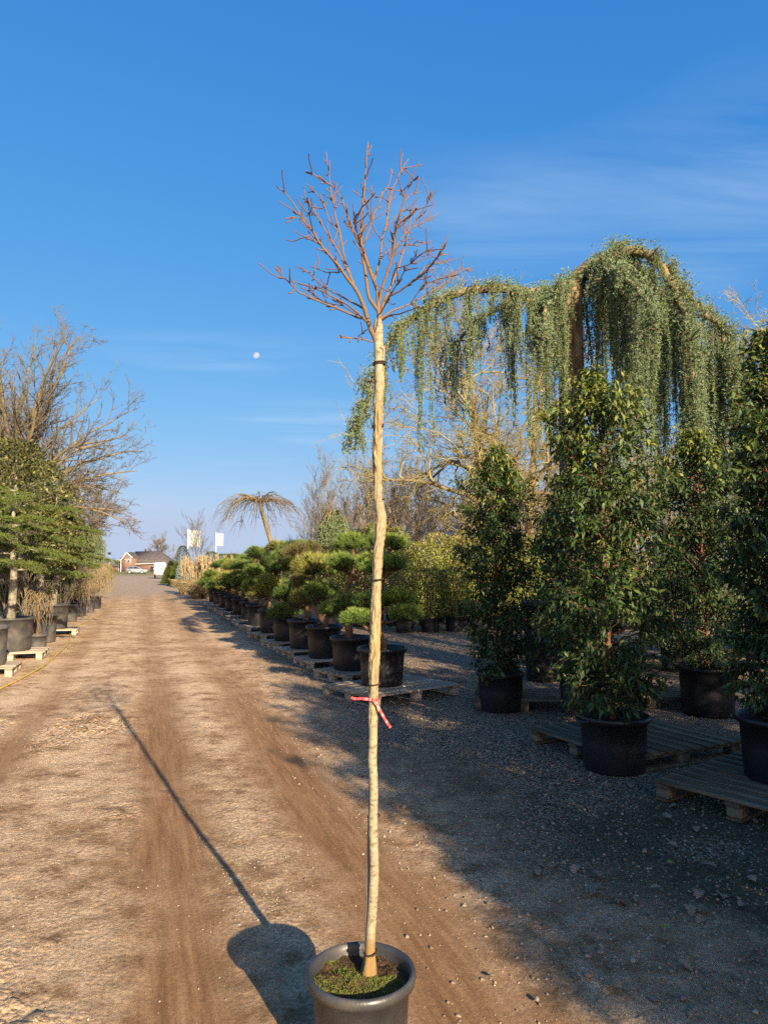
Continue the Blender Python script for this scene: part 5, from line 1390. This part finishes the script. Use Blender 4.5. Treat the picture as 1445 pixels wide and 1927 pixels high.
# ------------------------------------------------------------------ left row
def tub_tree_root(name, px_, Y_, label, cat, r_, h_, mat, z0=0.0, seed=1, group='trees in tubs on the left of the track'):
    b = at(px_, 1063, Y_); e = empty(name, (b[0], Y_, z0), 0, label, cat, group)
    add_pot(e, r_, h_, mat, 0, .86, seed=seed)
    return e
def cedar_tiers(e, H_, R_, zlo, nb, seed, mat, trunk_r=.07, tilt=.06, ns=26):
    rng = RS(seed); t = Tubes(); P_, D_, L_, V_l = [], [], [], []
    t.add([(0, 0, .4), (.03, .02, H_ * .4), (-.02, 0, H_ * .75), (0, 0, H_)], np.array([trunk_r, trunk_r * .8, trunk_r * .5, .015]), 10)
    for q in range(nb):
        f = (q + .5 * rng.rand()) / nb; z_ = zlo + (H_ - zlo) * f; a_ = q * 2.39 + rng.uniform(-.3, .3)
        R1 = R_ * (1 - f) ** .6 * rng.uniform(.7, 1.15); s = np.linspace(0, 1, 7)
        B = np.stack((math.cos(a_) * R1 * s, math.sin(a_) * R1 * s, z_ + R1 * (tilt * s - .16 * s ** 2)), 1) + rng.normal(0, .02, (7, 3)) * s[:, None]
        t.add(B, np.linspace(.022, .005, 7), 5)
        for w_ in range(int(ns * R1 / R_) + 5):
            fi = rng.uniform(1.0, 6); k = min(int(fi), 5); p0 = B[k] + (B[k + 1] - B[k]) * (fi - k)
            aa = a_ + rng.choice([-1, 1]) * rng.uniform(.3, 1.1); ll = rng.uniform(.12, .40) * (1.2 - .5 * fi / 6)
            dvec = np.array((math.cos(aa), math.sin(aa), rng.uniform(-.25, .05)))
            t.add([p0, p0 + dvec * ll * .5, p0 + dvec * ll + (0, 0, -.03)], np.array([.005, .004, .003]), 3)
            k2 = int(ll * 75) + 3; u2 = rng.rand(k2); c = p0 + dvec * (ll * u2)[:, None] + rng.normal(0, .02, (k2, 3))
            m_ = 8; P_.append(np.repeat(c, m_, 0)); D_.append(rdir(rng, k2 * m_) + (0, 0, .45)); L_.append(rng.uniform(.025, .05, k2 * m_))
            V_l.append(np.repeat(np.clip(rng.normal(.52, .18, k2), 0, 1), m_))
    g = Geo(); needles(g, np.concatenate(P_), np.concatenate(D_), np.concatenate(L_), .0125, np.concatenate(V_l), rng)
    t.build('trunk', m_bark_grey, e); tag(g.build('crown', mat, e), kind='stuff')

e = tub_tree_root('potted_cedar', 24, 13.6, 'tiered green cedar in big grey tub on the left', 'tree', .43, .62, m_pot_dusty, DECK, 4)
cedar_tiers(e, 3.1, 1.75, 1.5, 21, 5, m_cedar_green, .085, ns=44)
pallet(at(30, 1063, 13.6)[0] + .05, 13.6, math.radians(18), 'pallet under the tiered cedar tub on the left', 1.1, 1.0, m_wood, 6, 'pallets of the left row')
e = tub_tree_root('potted_cedar', -22, 11.6, 'grey tub cut off by the left picture edge with small cedar', 'tree', .36, .62, m_pot_dusty, DECK, 6)
cedar_tiers(e, 2.9, .7, 1.6, 14, 6, m_cedar_green, .05)
pallet(at(-22, 1063, 11.6)[0], 11.6, math.radians(18), 'pallet at the left picture edge', 1.0, .9, m_wood, 6, 'pallets of the left row')
e = tub_tree_root('potted_cedar', 103, 18.2, 'second tiered cedar in grey tub further along the left row', 'tree', .40, .62, m_pot_dusty, DECK, 7)
cedar_tiers(e, 3.4, 1.4, 1.8, 17, 8, m_cedar_green, .09, ns=34)
pallet(at(105, 1063, 18.2)[0], 18.2, math.radians(18), 'pallet under the second tiered cedar', 1.2, 1.0, m_wood, 6, 'pallets of the left row')

def holly(px_, Y_, H_, R_, label, seed, n_=5200):
    rng = RS(seed); b = at(px_, 1063, Y_); e = empty('evergreen_tree', (b[0], Y_, 0), 0, label, 'tree', 'evergreens behind the left row')
    t = Tubes(); t.add([(0, 0, 0), (.05, 0, H_ * .5), (0, .05, H_ * .95)], np.array([.10, .07, .02]), 8)
    zf = rng.rand(n_); th = rng.uniform(0, 6.28, n_)
    prof = np.minimum(1, (zf + .1) / .22) * np.where(zf < .5, 1, np.sqrt(np.maximum(0, 1 - ((zf - .5) / .52) ** 2)))
    lob = .25 + 1.35 * fbm(th * 2.2, zf * 6, 3, seed) ** 1.3; rr_ = R_ * prof * lob * np.sqrt(rng.uniform(.3, 1, n_))
    c = np.stack((rr_ * np.cos(th), rr_ * np.sin(th), .9 + zf * (H_ - .9)), 1)
    g = Geo(); leaves(g, c, np.stack((np.cos(th), np.sin(th), 0 * th), 1) * .5 + rdir(rng, n_), rdir(rng, n_) + (0, 0, .6), rng.uniform(.06, .13, n_), .05, np.clip(rng.normal(.42, .24, n_) + .25 * (lob - 1), 0, 1), LEAF4)
    for q in range(26):
        a_ = q * 2.4; z_ = rng.uniform(.9, H_ * .85); t.add([(0, 0, z_), (math.cos(a_) * R_ * .4, math.sin(a_) * R_ * .4, z_ + .3), (math.cos(a_) * R_ * .8, math.sin(a_) * R_ * .8, z_ + .45)], np.array([.02, .014, .006]), 4)
    t.build('trunk', m_bark_grey, e); tag(g.build('crown', m_holly, e), kind='stuff')
holly(22, 16.8, 4.7, 1.15, 'olive green evergreen tree behind the tiered cedar', 1, 9000)
holly(78, 21.0, 4.8, 1.35, 'yellowish evergreen tree behind the second cedar', 2)
holly(-40, 20.5, 5.6, 1.2, 'tall evergreen at the left picture edge', 3)
holly(128, 33, 4.0, 1.2, 'evergreen beside the far weeping cedar', 4, 4000)
holly(30, 17.5, 1.9, .9, 'low dark evergreen bush behind the grey tub', 5, 4500)
holly(85, 21.0, 2.0, .9, 'low evergreen bush behind the mottled trunks', 6, 4000)

def mottled(px_, Y_, H_, label, seed):
    rng = RS(seed); e = tub_tree_root('potted_evergreen', px_, Y_, label, 'tree', .34, .6, m_pot_dusty, 0, seed)
    t = Tubes(); dx = rng.uniform(-.25, .25)
    t.add([(0, 0, .5), (dx * .4, 0, 1.1), (dx, .05, 1.8), (dx * 1.1, 0, H_)], np.array([.075, .065, .055, .02]), 9)
    n_ = 3800; zf = rng.rand(n_); th = rng.uniform(0, 6.28, n_); rr_ = .75 * np.sqrt(rng.uniform(.1, 1, n_)) * np.sin(np.pi * np.clip(zf * .85 + .12, 0, 1)) ** .6 * (.7 + .6 * fbm(th * 2, zf * 5, 3, seed))
    g = Geo(); c = np.stack((dx + rr_ * np.cos(th), rr_ * np.sin(th), 1.7 + zf * (H_ - 1.7)), 1)
    leaves(g, c, rdir(rng, n_) + (0, 0, .1), rdir(rng, n_) + (0, 0, .6), rng.uniform(.06, .12, n_), .05, np.clip(rng.normal(.5, .22, n_), 0, 1), LEAF4)
    for q in range(12):
        a_ = q * 2.4; z_ = rng.uniform(1.6, H_ * .85); t.add([(dx, 0, z_), (dx + math.cos(a_) * .3, math.sin(a_) * .3, z_ + .25), (dx + math.cos(a_) * .6, math.sin(a_) * .6, z_ + .4)], np.array([.02, .014, .006]), 4)
    t.build('trunk', m_bark_grey, e); tag(g.build('crown', m_holly, e), kind='stuff')
mottled(84, 16.4, 3.1, 'evergreen with mottled trunk in grey tub behind the big cedar tub', 31)
mottled(102, 19.8, 3.3, 'second evergreen with mottled trunk a little further back', 32)
# grafted weeping shrubs with tan twigs
def grafted(px_, Y_, Hs, R_, label, seed, r_=.30, h_=.5, mat=None, n_=330):
    rng = RS(seed); e = tub_tree_root('grafted_weeping_shrub', px_, Y_, label, 'potted shrub', r_, h_, mat or m_pot_dusty, 0, seed, 'grafted weeping shrubs on the left')
    T0, T1 = Tubes(), Tubes()
    T0.add([(0, 0, h_ - .08), (rng.normal(0, .04), rng.normal(0, .04), Hs * .6), (0, 0, Hs)], np.array([.035, .03, .028]), 7)
    for q in range(n_):
        a_ = rng.uniform(0, 6.28); rr_ = R_ * math.sqrt(rng.rand()); s = np.linspace(0, 1, 7); ll = rng.uniform(.3, 1.0) * (Hs - .5)
        B = np.array((0, 0, Hs)) + np.stack((np.cos(a_) * rr_ * np.minimum(1, s * 1.7), np.sin(a_) * rr_ * np.minimum(1, s * 1.7), .35 * np.sin(s * 3.0) * (1 - s) * 1.3 * rng.uniform(.5, 1.2) - ll * s ** 2), 1)
        B[1:] += rng.normal(0, .035, (6, 3))
        T1.add(B, np.linspace(.006, .0035, 7), 3)
    T0.build('trunk', m_bark_pine, e); T1.build('crown', m_twig_warm, e)
grafted(132, 22.4, 1.55, .85, 'tan weeping shrub on bent stem in the left row', 1)
grafted(150, 24.6, 1.55, .8, 'tan weeping shrub next to the bent one', 2)
grafted(167, 26.6, 1.55, .8, 'tan weeping shrub with straight stem, third from the cedars', 3)
grafted(180, 29.0, 1.5, .8, 'last tan weeping shrub in the square tub row', 4)
grafted(76, 14.6, 1.0, .30, 'small drooping twiggy shrub in low pot beside the big tub', 5, .20, .35, None, 60)
# bare contorted shrub in the big tub gap and more stems
for q, (px_, Y_, s_) in enumerate(((52, 15.2, .42), (8, 16.0, .45), (118, 20.0, .45))):
    place_tree('bare_shrub', fuzz, at(px_, 1063, Y_)[0], Y_, q * 2.0, ('olive twigged bare shrub beside the cedar trunk', 'bare shrub at the far left behind the tub', 'bare twiggy shrub before the bent stem')[q], None, m_twig_olive, m_twig_olive, s_, 'shrub')
# low hedge of shrubs to the far end
FS = [shrub_mesh(80 + q, 1.35, .55, 1500, .10, m_photinia, lo=.2) for q in range(2)]
for q in range(12):
    u0 = 33 + q * 3.1; x_, y_ = uv(u0, -2.75 + rng.uniform(-.2, .2) - .02 * q)
    potted_shrub(x_, y_, FS[q % 2], '%s shrub from the tan shrubs along the far left edge' % ORD[q], 'far shrubs on the left', rng.uniform(.9, 1.25))
for q in range(10):
    u0 = 26 + q * 4.0; x_, y_ = uv(u0, -4.6 + rng.uniform(-.4, .4))
    potted_shrub(x_, y_, SH[q % 3], '%s tall shrub from the cedars in the back of the left row' % ORD[q], 'tall shrubs at the back of the left row', rng.uniform(.8, 1.05))

# yellow hose
hp_ = [(-30, 1312), (0, 1298), (30, 1284), (60, 1268), (85, 1253), (105, 1236), (122, 1220), (131, 1207), (134, 1195), (128, 1188), (140, 1182), (160, 1172), (180, 1163), (196, 1152)]
P = np.array([gnd(*q) for q in hp_]); f = np.linspace(0, len(P) - 1, 90)
P = np.stack([np.interp(f, np.arange(len(P)), P[:, k]) for k in range(3)], 1); kk = np.ones(5) / 5
P[2:-2] = np.stack([np.convolve(P[:, k], kk, 'valid') for k in range(3)], 1); P[:, 2] = .016
t = Tubes(); t.add(P, .017, 8); tag(t.build('hose', m_hose), 'yellow water hose lying along the left edge of the track', 'hose')

# ------------------------------------------------------------------ stones and fallen leaves
rng = RS(55); SM = []
for q in range(5):
    bm = bmesh.new(); bmesh.ops.create_icosphere(bm, subdivisions=2, radius=1.0)
    for v in bm.verts:
        d_ = v.co.normalized(); k = .82 + .36 * float(vnoise(d_.x * 1.6 + q * 7 + d_.z, d_.y * 1.6 + d_.z * 1.3, q)); v.co = Vector((d_.x * k * 1.15, d_.y * k * .9, d_.z * k * .62))
    me = bpy.data.meshes.new('stone'); bm.to_mesh(me); bm.free(); me.materials.append(m_stone1)
    me.polygons.foreach_set('use_smooth', np.ones(len(me.polygons), bool)); SM.append(me)
ST = [(760, 1519, 10), (786, 1505, 6), (947, 1502, 8), (930, 1505, 9), (856, 1528, 9), (866, 1546, 7), (923, 1537, 7), (1100, 1790, 11), (1178, 1569, 7), (1212, 1602, 9), (1140, 1532, 8), (1152, 1546, 6), (1095, 1726, 8), (1130, 1793, 12),
      (1285, 1880, 10), (1306, 1899, 10), (1262, 1828, 8), (1380, 1840, 7), (1395, 1843, 6), (1066, 1792, 8), (1105, 1836, 12), (1080, 1838, 12), (1230, 1883, 9), (1420, 1545, 12), (1375, 1537, 10), (1230, 1488, 6), (985, 1455, 7), (1000, 1440, 7),
      (1045, 1462, 8), (1060, 1450, 7), (1030, 1450, 7), (1050, 1475, 8), (1075, 1465, 8), (1020, 1440, 6), (1065, 1440, 7), (1085, 1446, 6), (972, 1490, 7), (1248, 1840, 8), (1330, 1862, 7), (1430, 1880, 9), (1190, 1860, 7), (1010, 1880, 9), (925, 1835, 8)]
for k, (px_, py_, w_) in enumerate(ST):
    p = gnd(px_, py_); r_ = w_ / 2 * math.hypot(p[1], CAM_H) / FPX
    o = obj('stone', SM[k % 5], None, None, (p[0], p[1], r_ * .14), (rng.uniform(-.3, .3), rng.uniform(-.3, .3), rng.uniform(0, 6.28)), (r_, r_, r_))
    tag(o, 'loose stone lying on the ground beside the shaded pots', 'stone', 'loose stones on the shaded ground')
# oak leaf outline, curled
def oak_leaf(seed):
    r = RS(seed); n_ = 11; y_ = np.linspace(0, 1, n_)
    w_ = (.10 + .20 * np.sin(np.pi * y_ ** .8)) * (1 + .32 * np.cos(np.arange(n_) * np.pi)); w_[0] = .02; w_[-1] = .05
    Lf = np.stack((-w_, y_, .10 * (w_ / .3) + .10 * np.sin(y_ * 3 + r.rand() * 2)), 1); Md = np.stack((0 * y_, y_, .10 * np.sin(y_ * 3 + r.rand())), 1); Rt = np.stack((w_ * r.uniform(.8, 1.1), y_, .13 * (w_ / .3) + .08 * np.sin(y_ * 4)), 1)
    V = np.concatenate((Lf, Md, Rt)); i_ = np.arange(n_ - 1)
    me = mesh_np('oak_leaf', V, [np.concatenate((np.stack((i_, i_ + n_, i_ + n_ + 1, i_ + 1), 1), np.stack((i_ + n_, i_ + 2 * n_, i_ + 2 * n_ + 1, i_ + n_ + 1), 1)))], smooth=True)
    me.materials.append(m_dryleaf); return me
OL = [oak_leaf(q) for q in range(4)]
LV = [(1090, 1633), (1255, 1592), (1262, 1545), (1275, 1520), (1300, 1525), (1195, 1702), (1325, 1730), (1295, 1708), (1318, 1682), (1245, 1676), (1360, 1696), (1335, 1714), (1155, 1700), (1110, 1687), (985, 1410), (1010, 1632), (1128, 1655), (1225, 1542), (1350, 1640), (1420, 1665), (1275, 1815), (1170, 1868), (1010, 1640), (1400, 1705), (1310, 1560), (1180, 1480)]
for k, (px_, py_) in enumerate(LV):
    p = gnd(px_, py_); s_ = rng.uniform(.06, .10)
    o = obj('oak_leaf', OL[k % 4], None, None, (p[0], p[1], .012), (rng.uniform(-.25, .25), rng.uniform(-.25, .25), rng.uniform(0, 6.28)), (s_, s_, s_))
    tag(o, 'dry curled oak leaf lying on the shaded gravel', 'leaf', 'fallen oak leaves')
for px_, py_, lab in ((1254, 1629, 'fresh green leaf lying among dry leaves'), (1246, 1752, 'small green leaf lying nearer the camera')):
    p = gnd(px_, py_); g = Geo(); leaves(g, np.zeros((1, 3)), np.array([[1, .2, .1]]), np.array([[0, 0, 1.0]]), .05, .028, .5, LEAF8)
    o = g.build('green_leaf', m_greenleaf, None, loc=(p[0], p[1], .02)); tag(o, lab, 'leaf')

# ------------------------------------------------------------------ moon
m = bpy.data.materials.new('moon'); m.use_nodes = True
N, L = m.node_tree.nodes, m.node_tree.links
nz = N.new('ShaderNodeTexNoise'); nz.inputs['Scale'].default_value = .12; tc = N.new('ShaderNodeTexCoord'); L.new(tc.outputs['Object'], nz.inputs['Vector'])
cr = N.new('ShaderNodeValToRGB'); cr.color_ramp.elements[0].color = (.42, .42, .42, 1); cr.color_ramp.elements[1].color = (.75, .75, .74, 1); cr.color_ramp.elements[0].position = .4; cr.color_ramp.elements[1].position = .6
L.new(nz.outputs[0], cr.inputs[0])
df = N.new('ShaderNodeBsdfDiffuse'); tr = N.new('ShaderNodeBsdfTransparent'); mx = N.new('ShaderNodeMixShader'); mx.inputs[0].default_value = .17
L.new(cr.outputs[0], df.inputs[0]); L.new(tr.outputs[0], mx.inputs[1]); L.new(df.outputs[0], mx.inputs[2]); L.new(mx.outputs[0], N['Material Output'].inputs['Surface'])
bm = bmesh.new(); bmesh.ops.create_uvsphere(bm, u_segments=32, v_segments=20, radius=11.2)
me = bpy.data.meshes.new('moon'); bm.to_mesh(me); bm.free(); me.polygons.foreach_set('use_smooth', np.ones(len(me.polygons), bool))
o = obj('moon', me, m, None, at(482.5, 669, 2400)); tag(o, 'pale daytime moon in the blue sky left of the tree', 'moon')
